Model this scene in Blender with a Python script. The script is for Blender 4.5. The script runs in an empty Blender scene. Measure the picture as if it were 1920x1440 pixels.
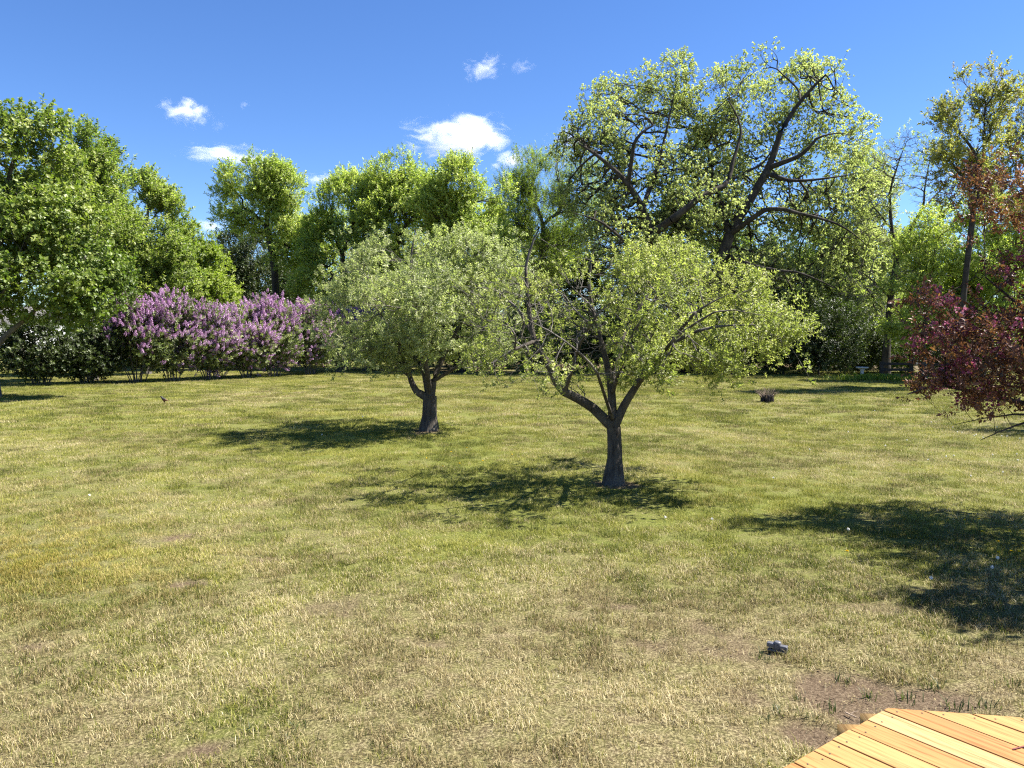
import bpy, bmesh, math, random
import numpy as np
from mathutils import Vector

random.seed(7)
rng = np.random.default_rng(7)
scene = bpy.context.scene
COL = scene.collection

# ------------------------------------------------------------------ camera, sky, sun, exposure
EYE = 2.2
PITCH = math.atan(90 / 1440)
cam_d = bpy.data.cameras.new('camera')
cam_d.sensor_width = 36
cam_d.lens = 27
cam_d.clip_start = 0.05
cam_d.clip_end = 6000
cam = bpy.data.objects.new('camera', cam_d)
cam.location = (0, 0, EYE)
cam.rotation_euler = (math.pi / 2 - PITCH, 0, 0)
COL.objects.link(cam)
scene.camera = cam

SUN_EL = math.radians(54.5)
SUN_AZ = math.radians(81)          # clockwise from +Y
sun_vec = Vector((math.sin(SUN_AZ) * math.cos(SUN_EL), math.cos(SUN_AZ) * math.cos(SUN_EL), math.sin(SUN_EL)))

world = bpy.data.worlds.new('World')
scene.world = world
world.use_nodes = True
wn = world.node_tree
wn.nodes.clear()
w_out = wn.nodes.new('ShaderNodeOutputWorld')
w_bg = wn.nodes.new('ShaderNodeBackground')
w_sky = wn.nodes.new('ShaderNodeTexSky')
w_sky.sky_type = 'NISHITA'
w_sky.sun_disc = False
w_sky.sun_elevation = SUN_EL
w_sky.sun_rotation = SUN_AZ
w_sky.altitude = 1500
w_sky.air_density = 1.0
w_sky.dust_density = 0.05
w_sky.ozone_density = 5.0
w_bg.inputs['Strength'].default_value = 0.065
w_hs = wn.nodes.new('ShaderNodeHueSaturation')
w_hs.inputs['Saturation'].default_value = 1.15
w_hs.inputs['Hue'].default_value = 0.508
wn.links.new(w_sky.outputs[0], w_hs.inputs['Color'])
wn.links.new(w_hs.outputs[0], w_bg.inputs[0])
wn.links.new(w_bg.outputs[0], w_out.inputs[0])

sun_d = bpy.data.lights.new('sun', 'SUN')
sun_d.energy = 5.0
sun_d.angle = math.radians(0.5)
sun_d.color = (1.0, 0.955, 0.88)
sun = bpy.data.objects.new('sun', sun_d)
sun.rotation_euler = sun_vec.to_track_quat('Z', 'Y').to_euler()
sun.location = (30, 20, 60)
COL.objects.link(sun)

scene.view_settings.view_transform = 'Standard'
scene.view_settings.look = 'None'
scene.view_settings.exposure = 1.72
scene.view_settings.gamma = 1.0
scene.view_settings.use_curve_mapping = False
scene.render.engine = 'CYCLES'
cy = scene.cycles
cy.max_bounces = 8
cy.diffuse_bounces = 5
cy.glossy_bounces = 2
cy.transmission_bounces = 4
cy.transparent_max_bounces = 6
cy.volume_bounces = 5
cy.sample_clamp_indirect = 6
cy.use_denoising = False
cy.pixel_filter_type = 'BLACKMAN_HARRIS'
cy.filter_width = 1.2

# ------------------------------------------------------------------ helpers
SP, CP = math.sin(PITCH), math.cos(PITCH)

def ray(px, py):
    dx, dz = (px - 960) / 1440, -(py - 720) / 1440
    return np.array([dx, CP + dz * SP, -SP + dz * CP])

def W(px, py, Y):
    """point of the place seen at photo pixel (px, py) at distance Y in front of the house"""
    d = ray(px, py)
    return np.array([0, 0, EYE]) + d * (Y / d[1])

def G(px, py, z=0.0):
    d = ray(px, py)
    return np.array([0, 0, EYE]) + d * ((z - EYE) / d[2])

def link(o, parent=None):
    COL.objects.link(o)
    if parent is not None:
        o.parent = parent
    return o

def tag(o, label=None, cat=None, group=None, kind=None):
    if label: o['label'] = label
    if cat: o['category'] = cat
    if group: o['group'] = group
    if kind: o['kind'] = kind
    return o

def empty(name, loc, rotz=0):
    o = bpy.data.objects.new(name, None)
    o.empty_display_size = 0.2
    o.location = tuple(loc)
    o.rotation_euler = (0, 0, rotz)
    return link(o)

def np_mesh(name, verts, faces_list, mat, smooth=False, face_attr=None, point_attr=None):
    """verts (N,3); faces_list: list of int arrays (M,k)"""
    me = bpy.data.meshes.new(name)
    verts = np.ascontiguousarray(verts, dtype=np.float32)
    me.vertices.add(len(verts))
    me.vertices.foreach_set('co', verts.ravel())
    faces_list = [f for f in faces_list if len(f)]
    nl = sum(f.size for f in faces_list)
    nf = sum(len(f) for f in faces_list)
    me.loops.add(nl)
    me.polygons.add(nf)
    me.loops.foreach_set('vertex_index', np.concatenate([f.ravel() for f in faces_list]).astype(np.int32))
    tot = np.concatenate([np.full(len(f), f.shape[1], np.int32) for f in faces_list])
    st = np.zeros(nf, np.int32)
    st[1:] = np.cumsum(tot)[:-1]
    me.polygons.foreach_set('loop_start', st)
    me.polygons.foreach_set('loop_total', tot)
    if smooth:
        me.polygons.foreach_set('use_smooth', np.ones(nf, bool))
    for k, v in (face_attr or {}).items():
        me.attributes.new(k, 'FLOAT', 'FACE').data.foreach_set('value', np.asarray(v, np.float32))
    for k, v in (point_attr or {}).items():
        me.attributes.new(k, 'FLOAT', 'POINT').data.foreach_set('value', np.asarray(v, np.float32))
    me.update(calc_edges=True)
    me.materials.append(mat)
    return me

def obj(name, me, parent=None):
    return link(bpy.data.objects.new(name, me), parent)

_T2 = rng.random((256, 256))
def vnoise(x, y):
    xi, yi = np.floor(x).astype(int), np.floor(y).astype(int)
    fx, fy = x - xi, y - yi
    fx, fy = fx * fx * (3 - 2 * fx), fy * fy * (3 - 2 * fy)
    a, b = _T2[xi % 256, yi % 256], _T2[(xi + 1) % 256, yi % 256]
    c, d = _T2[xi % 256, (yi + 1) % 256], _T2[(xi + 1) % 256, (yi + 1) % 256]
    return (a * (1 - fx) + b * fx) * (1 - fy) + (c * (1 - fx) + d * fx) * fy

def fbm(x, y, o=3):
    s, a, t = 0, 1.0, 0
    for i in range(o):
        s = s + a * vnoise(x * 2 ** i + 17.3 * i, y * 2 ** i + 5.1 * i)
        t += a
        a *= 0.5
    return s / t

_T3 = rng.random((32, 32, 32))
def vnoise3(p):
    i = np.floor(p).astype(int)
    f = p - i
    f = f * f * (3 - 2 * f)
    out = 0
    for dx in (0, 1):
        for dy in (0, 1):
            for dz in (0, 1):
                w = (f[:, 0] if dx else 1 - f[:, 0]) * (f[:, 1] if dy else 1 - f[:, 1]) * (f[:, 2] if dz else 1 - f[:, 2])
                out = out + w * _T3[(i[:, 0] + dx) % 32, (i[:, 1] + dy) % 32, (i[:, 2] + dz) % 32]
    return out

def sstep(a, b, x):
    t = np.clip((x - a) / (b - a), 0, 1)
    return t * t * (3 - 2 * t)

def norm(v):
    return v / np.maximum(np.linalg.norm(v, axis=-1, keepdims=True), 1e-9)

# ------------------------------------------------------------------ instancing inside one crown / lawn
def axis_euler(D, roll):
    z = norm(D)
    ref = np.where(np.abs(z[:, 2:3]) > 0.95, np.array([1.0, 0, 0]), np.array([0, 0, 1.0]))
    x = norm(np.cross(ref, z)); y = np.cross(z, x)
    c, s_ = np.cos(roll)[:, None], np.sin(roll)[:, None]
    x, y = x * c + y * s_, y * c - x * s_
    return np.stack([np.arctan2(y[:, 2], z[:, 2]), np.arcsin(np.clip(-x[:, 2], -1, 1)), np.arctan2(x[:, 1], x[:, 0])], 1)

_GN = {}
def scatter(name, P, E, S, protos, which=None, attrs=None, parent=None):
    """one object whose points each carry a copy of one of the small meshes in protos"""
    n = len(P)
    me = bpy.data.meshes.new(name)
    me.vertices.add(n)
    me.vertices.foreach_set('co', np.ascontiguousarray(P, np.float32).ravel())
    a = me.attributes.new('rot', 'FLOAT_VECTOR', 'POINT'); a.data.foreach_set('vector', np.ascontiguousarray(E, np.float32).ravel())
    a = me.attributes.new('scl', 'FLOAT', 'POINT'); a.data.foreach_set('value', np.asarray(S, np.float32))
    a = me.attributes.new('kind_id', 'INT', 'POINT'); a.data.foreach_set('value', np.asarray(which if which is not None else np.zeros(n), np.int32))
    for k, v in (attrs or {}).items():
        me.attributes.new(k, 'FLOAT', 'POINT').data.foreach_set('value', np.asarray(v, np.float32))
    o = obj(name, me, parent)
    key = tuple(p.name for p in protos)
    if key not in _GN:
        ng = bpy.data.node_groups.new('scatter', 'GeometryNodeTree')
        ng.interface.new_socket('Geometry', in_out='INPUT', socket_type='NodeSocketGeometry')
        ng.interface.new_socket('Geometry', in_out='OUTPUT', socket_type='NodeSocketGeometry')
        gi = ng.nodes.new('NodeGroupInput'); go = ng.nodes.new('NodeGroupOutput')
        jn = ng.nodes.new('GeometryNodeJoinGeometry')
        def named(nm, ty):
            q = ng.nodes.new('GeometryNodeInputNamedAttribute'); q.data_type = ty; q.inputs[0].default_value = nm
            return q.outputs[0]
        rot, scl, kid = named('rot', 'FLOAT_VECTOR'), named('scl', 'FLOAT'), named('kind_id', 'INT')
        for i, pr in enumerate(protos):
            oi = ng.nodes.new('GeometryNodeObjectInfo'); oi.inputs['Object'].default_value = pr
            ip = ng.nodes.new('GeometryNodeInstanceOnPoints')
            cmp_ = ng.nodes.new('FunctionNodeCompare'); cmp_.data_type = 'INT'; cmp_.operation = 'EQUAL'
            ints = [k for k in cmp_.inputs if k.type == 'INT']
            ng.links.new(kid, ints[0]); ints[1].default_value = i
            ng.links.new(gi.outputs[0], ip.inputs['Points'])
            ng.links.new(cmp_.outputs[0], ip.inputs['Selection'])
            ng.links.new(oi.outputs['Geometry'], ip.inputs['Instance'])
            ng.links.new(rot, ip.inputs['Rotation']); ng.links.new(scl, ip.inputs['Scale'])
            ng.links.new(ip.outputs[0], jn.inputs[0])
        ng.links.new(jn.outputs[0], go.inputs[0])
        _GN[key] = ng
    m = o.modifiers.new('scatter', 'NODES')
    m.node_group = _GN[key]
    o['kind'] = 'stuff'
    return o

_SPRIG = {}
def sprig(leafmat, twigmat, narrow=0.55, n=12, length=3.0, style='alt'):
    """a leafy twig along +z in units of one leaf length"""
    key = (leafmat.name, narrow, n, length, style)
    if key in _SPRIG: return _SPRIG[key]
    t = np.linspace(0.12, 1, n) if style == 'alt' else np.clip(1 - 0.55 * rng.random(n) ** 2, 0, 1)
    az = np.arange(n) * 2.4 + rng.normal(size=n) * .3
    ang = np.radians(np.where(t > .97, 25, 62) + rng.normal(size=n) * 14) if style == 'alt' else np.radians(75 * rng.random(n) + 15)
    rad = np.stack([np.cos(az), np.sin(az), 0 * az], 1)
    zz = np.array([0, 0, 1.])
    a = norm(rad * np.sin(ang)[:, None] + zz * np.cos(ang)[:, None])
    nn = norm(zz - a * (a @ zz)[:, None] + rng.normal(size=(n, 3)) * .35)
    nn = norm(nn - a * (nn * a).sum(1, keepdims=True))
    sd = np.cross(a, nn)
    bend = .12 * np.sin(t * 3)[:, None] * np.array([1, .4, 0])
    C = zz * (t * length)[:, None] + bend * length * .3
    L = (.7 + .6 * rng.random(n))[:, None]
    w = L * narrow * (.85 + .3 * rng.random((n, 1)))
    tipdrop = -nn * L * .18
    v = np.stack([C, C + a * L * .42 + sd * w / 2 + nn * L * .1, C + a * L + tipdrop, C + a * L * .42 - sd * w / 2 + nn * L * .1], 1).reshape(-1, 3)
    i = np.arange(n)[:, None] * 4
    f = np.concatenate([i + np.array([[0, 1, 2]]), i + np.array([[0, 2, 3]])])
    ft = np.tile(rng.normal(size=n) * .13, 2)
    # twig
    k = len(v)
    r = .045
    tw = np.array([[math.cos(q) * rr, math.sin(q) * rr, h] for h, rr in ((-.3, r * 1.3), (length * .98, r * .4)) for q in (0, 2.1, 4.2)])
    tf = np.array([[k, k + 1, k + 4, k + 3], [k + 1, k + 2, k + 5, k + 4], [k + 2, k, k + 3, k + 5]])
    me = np_mesh('sprig', np.concatenate([v, tw]), [f, tf], leafmat, False, {'tone': np.concatenate([ft, np.zeros(3)])})
    me.materials.append(twigmat)
    me.polygons.foreach_set('material_index', np.concatenate([np.zeros(len(f), np.int32), np.ones(3, np.int32)]))
    o = bpy.data.objects.new('sprig', me)
    _SPRIG[key] = o
    return o

def leafy(name, tips, n, leaf, leafmat, twigmat, base, spread, center, root, narrow=.55, up=.5, droop=0.0, style='alt', nl=12, length=3.0, tone_shift=0.0, outw=.7):
    i = rng.integers(0, len(tips), n)
    g = rng.normal(size=(n, 3)) * spread * np.array([1, 1, .8])
    P = tips[i] + g
    cl = rng.random(len(tips))
    out = norm(norm(tips[i] - center) + 0.8 * norm(g))
    D = out * outw + rng.normal(size=(n, 3)) * .45
    D[:, 2] += up - droop
    S = leaf * (.65 + .7 * rng.random(n))
    tone = np.clip(.5 + .34 * (cl[i] - .5) + .13 * rng.normal(size=n) + .55 * (vnoise3(P * .5 + 5) - .5) + tone_shift, 0.02, 1)
    return scatter(name, P - base, axis_euler(D, rng.random(n) * 6.28), S, [sprig(leafmat, twigmat, narrow, nl, length, style)], None, {'itone': tone}, root)

# ------------------------------------------------------------------ materials
def mat(name):
    m = bpy.data.materials.new(name)
    m.use_nodes = True
    nt = m.node_tree
    nt.nodes.clear()
    out = nt.nodes.new('ShaderNodeOutputMaterial')
    return m, nt, out

def ramp(nt, stops):
    r = nt.nodes.new('ShaderNodeValToRGB')
    el = r.color_ramp.elements
    while len(el) > 1:
        el.remove(el[-1])
    el[0].position = stops[0][0]
    el[0].color = (*stops[0][1], 1)
    for p, c in stops[1:]:
        e = el.new(p)
        e.color = (*c, 1)
    return r

def leaf_mat(name, stops, trans=0.47, rough=0.5, spec=0.5, tcol=1.5):
    m, nt, out = mat(name)
    at = nt.nodes.new('ShaderNodeAttribute')
    at.attribute_name = 'tone'
    r = ramp(nt, stops)
    ai = nt.nodes.new('ShaderNodeAttribute')
    ai.attribute_type = 'INSTANCER'
    ai.attribute_name = 'itone'
    sm = nt.nodes.new('ShaderNodeMath')
    sm.operation = 'ADD'
    nt.links.new(at.outputs['Fac'], sm.inputs[0])
    nt.links.new(ai.outputs['Fac'], sm.inputs[1])
    nt.links.new(sm.outputs[0], r.inputs[0])
    p = nt.nodes.new('ShaderNodeBsdfPrincipled')
    p.inputs['Roughness'].default_value = rough
    p.inputs['Specular IOR Level'].default_value = spec
    t = nt.nodes.new('ShaderNodeBsdfTranslucent')
    mul = nt.nodes.new('ShaderNodeMix')
    mul.data_type = 'RGBA'
    mul.blend_type = 'MULTIPLY'
    mul.inputs['Factor'].default_value = 1
    mul.inputs['B'].default_value = (tcol * 0.93, tcol * 1.08, tcol * 0.62, 1)
    nt.links.new(r.outputs[0], mul.inputs['A'])
    nt.links.new(mul.outputs['Result'], t.inputs[0])
    nt.links.new(r.outputs[0], p.inputs['Base Color'])
    mx = nt.nodes.new('ShaderNodeMixShader')
    mx.inputs[0].default_value = trans
    nt.links.new(p.outputs[0], mx.inputs[1])
    nt.links.new(t.outputs[0], mx.inputs[2])
    nt.links.new(mx.outputs[0], out.inputs[0])
    return m

def bark_mat(name, c1, c2, scale=9.0, bump=0.6):
    m, nt, out = mat(name)
    tc = nt.nodes.new('ShaderNodeTexCoord')
    mp = nt.nodes.new('ShaderNodeMapping')
    mp.inputs['Scale'].default_value = (1, 1, 0.22)
    nt.links.new(tc.outputs['Object'], mp.inputs[0])
    n = nt.nodes.new('ShaderNodeTexNoise')
    n.inputs['Scale'].default_value = scale * 3
    n.inputs['Detail'].default_value = 6
    n.inputs['Roughness'].default_value = 0.7
    v = nt.nodes.new('ShaderNodeTexVoronoi')
    v.inputs['Scale'].default_value = scale * 2.2
    n2 = nt.nodes.new('ShaderNodeTexNoise')
    n2.inputs['Scale'].default_value = 2.2
    n2.inputs['Detail'].default_value = 4
    nt.links.new(mp.outputs[0], n.inputs['Vector'])
    nt.links.new(mp.outputs[0], v.inputs['Vector'])
    nt.links.new(tc.outputs['Object'], n2.inputs['Vector'])
    r = ramp(nt, [(0.3, c1), (0.62, c2)])
    nt.links.new(n.outputs['Fac'], r.inputs[0])
    mx = nt.nodes.new('ShaderNodeMix')
    mx.data_type = 'RGBA'
    mx.inputs['B'].default_value = (c2[0] * 1.5, c2[1] * 1.55, c2[2] * 1.5, 1)
    rr = ramp(nt, [(0.5, (0, 0, 0)), (0.7, (0.7, 0.7, 0.7))])
    nt.links.new(n2.outputs['Fac'], rr.inputs[0])
    nt.links.new(rr.outputs[0], mx.inputs['Factor'])
    nt.links.new(r.outputs[0], mx.inputs['A'])
    p = nt.nodes.new('ShaderNodeBsdfPrincipled')
    p.inputs['Roughness'].default_value = 0.9
    p.inputs['Specular IOR Level'].default_value = 0.15
    nt.links.new(mx.outputs['Result'], p.inputs['Base Color'])
    ad = nt.nodes.new('ShaderNodeMath')
    ad.operation = 'ADD'
    nt.links.new(n.outputs['Fac'], ad.inputs[0])
    nt.links.new(v.outputs['Distance'], ad.inputs[1])
    b = nt.nodes.new('ShaderNodeBump')
    b.inputs['Strength'].default_value = bump
    b.inputs['Distance'].default_value = 0.03
    nt.links.new(ad.outputs[0], b.inputs['Height'])
    nt.links.new(b.outputs[0], p.inputs['Normal'])
    nt.links.new(p.outputs[0], out.inputs[0])
    return m

def plain_mat(name, c, rough=0.6, spec=0.3, var=0.25, scale=6.0, bump=0.0, stretch=(1, 1, 1)):
    m, nt, out = mat(name)
    tc = nt.nodes.new('ShaderNodeTexCoord')
    mp = nt.nodes.new('ShaderNodeMapping')
    mp.inputs['Scale'].default_value = stretch
    nt.links.new(tc.outputs['Object'], mp.inputs[0])
    n = nt.nodes.new('ShaderNodeTexNoise')
    n.inputs['Scale'].default_value = scale
    n.inputs['Detail'].default_value = 6
    n.inputs['Roughness'].default_value = 0.65
    nt.links.new(mp.outputs[0], n.inputs['Vector'])
    r = ramp(nt, [(0.3, tuple(x * (1 - var) for x in c)), (0.7, tuple(min(1, x * (1 + var)) for x in c))])
    nt.links.new(n.outputs['Fac'], r.inputs[0])
    p = nt.nodes.new('ShaderNodeBsdfPrincipled')
    p.inputs['Roughness'].default_value = rough
    p.inputs['Specular IOR Level'].default_value = spec
    nt.links.new(r.outputs[0], p.inputs['Base Color'])
    if bump:
        b = nt.nodes.new('ShaderNodeBump')
        b.inputs['Strength'].default_value = bump
        b.inputs['Distance'].default_value = 0.01
        nt.links.new(n.outputs['Fac'], b.inputs['Height'])
        nt.links.new(b.outputs[0], p.inputs['Normal'])
    nt.links.new(p.outputs[0], out.inputs[0])
    return m

M = {}
M['bark'] = bark_mat('bark_apple', (0.022, 0.018, 0.015), (0.10, 0.085, 0.07), 7)
M['bark_dark'] = bark_mat('bark_oak', (0.018, 0.015, 0.013), (0.06, 0.05, 0.042), 3, 0.8)
M['bark_grey'] = bark_mat('bark_grey', (0.045, 0.04, 0.036), (0.14, 0.125, 0.11), 4)
M['twig'] = bark_mat('bark_twig', (0.10, 0.075, 0.055), (0.26, 0.2, 0.15), 8, 0.2)
M['bark_red'] = bark_mat('bark_crabapple', (0.02, 0.014, 0.014), (0.08, 0.06, 0.058), 8)

M['lf_apple'] = leaf_mat('leaf_apple', [(0, (0.138, 0.161, 0.036)), (0.5, (0.252, 0.27, 0.074)), (1, (0.434, 0.416, 0.167))])
M['lf_sage'] = leaf_mat('leaf_sage', [(0, (0.196, 0.217, 0.09)), (0.5, (0.321, 0.338, 0.152)), (1, (0.516, 0.507, 0.284))])
M['lf_maple'] = leaf_mat('leaf_maple', [(0, (0.063, 0.102, 0.013)), (0.5, (0.126, 0.178, 0.024)), (1, (0.274, 0.306, 0.064))], 0.35)
M['lf_green'] = leaf_mat('leaf_green', [(0, (0.097, 0.139, 0.022)), (0.5, (0.171, 0.222, 0.04)), (1, (0.321, 0.346, 0.083))])
M['lf_lime'] = leaf_mat('leaf_lime', [(0, (0.187, 0.236, 0.036)), (0.5, (0.313, 0.366, 0.073)), (1, (0.527, 0.538, 0.172))])
M['lf_oak'] = leaf_mat('leaf_oak', [(0, (0.218, 0.238, 0.084)), (0.5, (0.347, 0.365, 0.149)), (1, (0.564, 0.559, 0.288))])
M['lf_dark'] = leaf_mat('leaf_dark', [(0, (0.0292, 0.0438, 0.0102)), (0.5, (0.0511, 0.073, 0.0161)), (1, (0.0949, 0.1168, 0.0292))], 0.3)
M['lf_willow'] = leaf_mat('leaf_willow', [(0, (0.131, 0.178, 0.022)), (0.5, (0.21, 0.266, 0.037)), (1, (0.316, 0.354, 0.064))], 0.45)
M['lf_tan'] = leaf_mat('leaf_tan', [(0, (0.225, 0.13, 0.052)), (0.3, (0.247, 0.219, 0.063)), (0.6, (0.27, 0.269, 0.073)), (1, (0.382, 0.339, 0.125))])
M['lf_crab'] = leaf_mat('leaf_crabapple', [(0, (0.064, 0.024, 0.021)), (0.4, (0.127, 0.049, 0.034)), (0.65, (0.212, 0.084, 0.043)), (0.85, (0.296, 0.148, 0.066)), (1, (0.275, 0.227, 0.076))], 0.3, tcol=1.4)
M['bl_crab'] = leaf_mat('blossom_crabapple', [(0, (0.298, 0.053, 0.114)), (0.6, (0.42, 0.123, 0.201)), (1, (0.543, 0.28, 0.35))], 0.3, tcol=1.0)
M['lf_lilac'] = leaf_mat('leaf_lilac', [(0, (0.078, 0.102, 0.031)), (0.5, (0.144, 0.175, 0.054)), (1, (0.262, 0.278, 0.102))], 0.35)
M['bl_lilac'] = leaf_mat('blossom_lilac', [(0, (0.353, 0.169, 0.337)), (0.5, (0.482, 0.273, 0.458)), (1, (0.626, 0.45, 0.61))], 0.25, tcol=0.9)

# blossom translucency should not turn green
for k in ('bl_crab', 'bl_lilac'):
    for n in M[k].node_tree.nodes:
        if n.type == 'MIX':
            n.inputs['B'].default_value = (1, 0.9, 1, 1)

# ------------------------------------------------------------------ ground functions
def hz(x, y):
    near = 1 - sstep(20, 40, y)
    return (0.035 * (fbm(x / 1.7 + 40, y / 1.7 + 40, 3) - 0.5) + 0.014 * (vnoise(x * 4, y * 4) - 0.5)) * near + 0.10 * (vnoise(x / 9 + 7, y / 9 + 3) - 0.5) * sstep(8, 20, y) * near

def gz(x, y):
    return float(hz(np.array([float(x)]), np.array([float(y)]))[0])

DIRT = []   # (x, y, rx, ry, strength)
for px, py, rx, ry, s in [(1600, 1310, 150, 55, 1.25), (1760, 1315, 170, 45, 1.1), (1500, 1370, 90, 40, 0.9), (1560, 1400, 100, 45, 1.0), (340, 1003, 42, 10, 1.05), (360, 1092, 52, 12, 1.2),
                          (490, 1050, 40, 9, 1.0), (1150, 1135, 85, 14, 0.75), (390, 1405, 45, 22, 1.2), (1080, 1300, 45, 22, 0.6), (60, 1215, 60, 16, 0.55),
                          (735, 886, 36, 6, 0.9), (800, 872, 28, 5, 0.7), (1405, 822, 42, 6, 0.7), (1150, 907, 55, 9, 1.3), (800, 811, 40, 6, 1.2),
                          (250, 1300, 70, 20, 0.5), (640, 1310, 60, 15, 0.5), (330, 1180, 90, 14, 0.4), (1400, 1395, 70, 25, 0.4), (180, 1420, 80, 20, 0.6),
                          (150, 745, 30, 4, 0.5), (1810, 1010, 40, 8, 0.3), (20, 1270, 40, 14, .6), (930, 1230, 60, 16, .4)]:
    g = G(px, py)
    gx = G(px + rx, py)
    gy = G(px, py - ry)
    DIRT.append((g[0], g[1], abs(gx[0] - g[0]), abs(gy[1] - g[1]), s))

def fields(x, y):
    """dry 0..1 (straw share), dirt 0..1 (bare soil), gold 0..1"""
    dist = np.hypot(x * 0.6, y)
    dry = 0.76 - 0.34 * sstep(4.5, 9.0, dist) - 0.12 * sstep(9, 24, dist) - 0.06 * sstep(24, 38, y)
    dry = dry + 0.42 * (fbm(x / 2.6, y / 2.6) - 0.5) + 0.6 * (fbm(x / 0.55 + 9, y / 0.55) - 0.5)
    dry = dry - 0.05 * sstep(0, 5, x) * sstep(6, 9, y)
    for cx, cy_, r, s in ((0.4, 10.6, 2.6, 0.38), (-3.4, 17.2, 3.4, 0.34), (4.6, 8.0, 2.2, 0.15), (-2.0, 13.5, 2.5, 0.22), (2.2, 3.5, .4, .5), (-1.5, 4.3, .3, .4)):
        dry = dry - s * np.exp(-((x - cx) ** 2 + ((y - cy_) * 0.9) ** 2) / r ** 2)
    gold = np.clip(0.9 * np.exp(-((x + 4.2) ** 2 / 4 + (y - 7.3) ** 2 / 2.6)) + 0.5 * np.exp(-((x - 3.2) ** 2 / 3 + (y - 11.3) ** 2 / 3))
                   + 1.6 * (fbm(x / 3.1 + 70, y / 3.1 + 20) - 0.56), 0, 1)
    dirt = np.zeros_like(x)
    n = fbm(x * 2.2 + 3, y * 2.2 + 8)
    for cx, cy_, rx, ry, s in DIRT:
        e = np.exp(-(((x - cx) / rx) ** 2 + ((y - cy_) / ry) ** 2))
        dirt = np.maximum(dirt, s * e)
    dirt = sstep(0.45, 0.85, dirt + 0.9 * (n - 0.5)) * np.clip(dirt * 2.5, 0, 1)
    dirt = np.maximum(dirt, sstep(46, 52, y + 0.25 * np.abs(x - 12) - 4 * (x > -2)) * sstep(-8, -3, x) * 0.95)
    dirt = np.maximum(dirt, 0.7 * sstep(0.70, 0.82, fbm(x * 1.3 + 31, y * 1.3 + 77)) * (1 - sstep(5.5, 9, y)))
    return np.clip(dry, 0.04, 1), np.clip(dirt, 0, 1), gold

def axis(dense_a, dense_b, step, far_a, far_b, grow=1.12):
    v = list(np.arange(dense_a, dense_b + 1e-6, step))
    s = step
    while v[-1] < far_b:
        s *= grow
        v.append(v[-1] + s)
    s = step
    w = [v[0]]
    while w[-1] > far_a:
        s *= grow
        w.append(w[-1] - s)
    return np.array(w[1:][::-1] + v)

def build_lawn():
    xs = axis(-7, 7, 0.09, -900, 900)
    ys = axis(2.2, 12, 0.09, -60, 1500)
    X, Y = np.meshgrid(xs, ys)
    x, y = X.ravel(), Y.ravel()
    z = hz(x, y)
    dry, dirt, gold = fields(x, y)
    z = z - 0.018 * dirt
    nx, ny = len(xs), len(ys)
    i = (np.arange(ny - 1)[:, None] * nx + np.arange(nx - 1)[None, :]).ravel()
    f = np.stack([i, i + 1, i + nx + 1, i + nx], 1)
    m, nt, out = mat('lawn_soil_and_thatch')
    def at(n):
        a = nt.nodes.new('ShaderNodeAttribute')
        a.attribute_name = n
        return a.outputs['Fac']
    tc = nt.nodes.new('ShaderNodeTexCoord')
    def noise(s, d=5, r=0.65):
        q = nt.nodes.new('ShaderNodeTexNoise')
        q.inputs['Scale'].default_value = s
        q.inputs['Detail'].default_value = d
        q.inputs['Roughness'].default_value = r
        nt.links.new(tc.outputs['Object'], q.inputs['Vector'])
        return q.outputs['Fac']
    def mixc(fac, a, b):
        q = nt.nodes.new('ShaderNodeMix')
        q.data_type = 'RGBA'
        nt.links.new(fac, q.inputs['Factor'])
        nt.links.new(a, q.inputs['A'])
        nt.links.new(b, q.inputs['B'])
        return q.outputs['Result']
    fine = noise(60, 6, 0.75)
    mid = noise(9, 6, 0.7)
    straw = ramp(nt, [(0.36, (0.035, 0.025, 0.014)), (0.5, (0.135, 0.106, 0.055)), (0.64, (0.36, 0.305, 0.17))])
    green = ramp(nt, [(0.3, (0.0292, 0.0401, 0.0088)), (0.5, (0.1022, 0.1168, 0.0219)), (0.7, (0.2409, 0.2409, 0.0657))])
    soil = ramp(nt, [(0.3, (0.032, 0.022, 0.014)), (0.5, (0.105, 0.074, 0.046)), (0.68, (0.23, 0.175, 0.115))])
    for r in (straw, green, soil):
        nt.links.new(fine, r.inputs[0])
    add = nt.nodes.new('ShaderNodeMath')
    add.operation = 'MULTIPLY_ADD'
    nt.links.new(mid, add.inputs[0])
    add.inputs[1].default_value = 1.5
    add2 = nt.nodes.new('ShaderNodeMath')
    add2.operation = 'SUBTRACT'
    add2.inputs[1].default_value = 0.75
    add2.use_clamp = False
    nt.links.new(at('dry'), add2.inputs[0])
    nt.links.new(add2.outputs[0], add.inputs[2])
    cl = nt.nodes.new('ShaderNodeClamp')
    nt.links.new(add.outputs[0], cl.inputs[0])
    c = mixc(cl.outputs[0], green.outputs[0], straw.outputs[0])
    c = mixc(at('dirt'), c, soil.outputs[0])
    p = nt.nodes.new('ShaderNodeBsdfPrincipled')
    p.inputs['Roughness'].default_value = 0.95
    p.inputs['Specular IOR Level'].default_value = 0.1
    nt.links.new(c, p.inputs['Base Color'])
    b = nt.nodes.new('ShaderNodeBump')
    b.inputs['Strength'].default_value = 0.7
    b.inputs['Distance'].default_value = 0.03
    nt.links.new(fine, b.inputs['Height'])
    nt.links.new(b.outputs[0], p.inputs['Normal'])
    nt.links.new(p.outputs[0], out.inputs[0])
    me = np_mesh('lawn', np.stack([x, y, z], 1), [f], m, True, None, {'dry': dry, 'dirt': dirt})
    o = obj('lawn', me)
    tag(o, kind='structure')
build_lawn()

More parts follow.
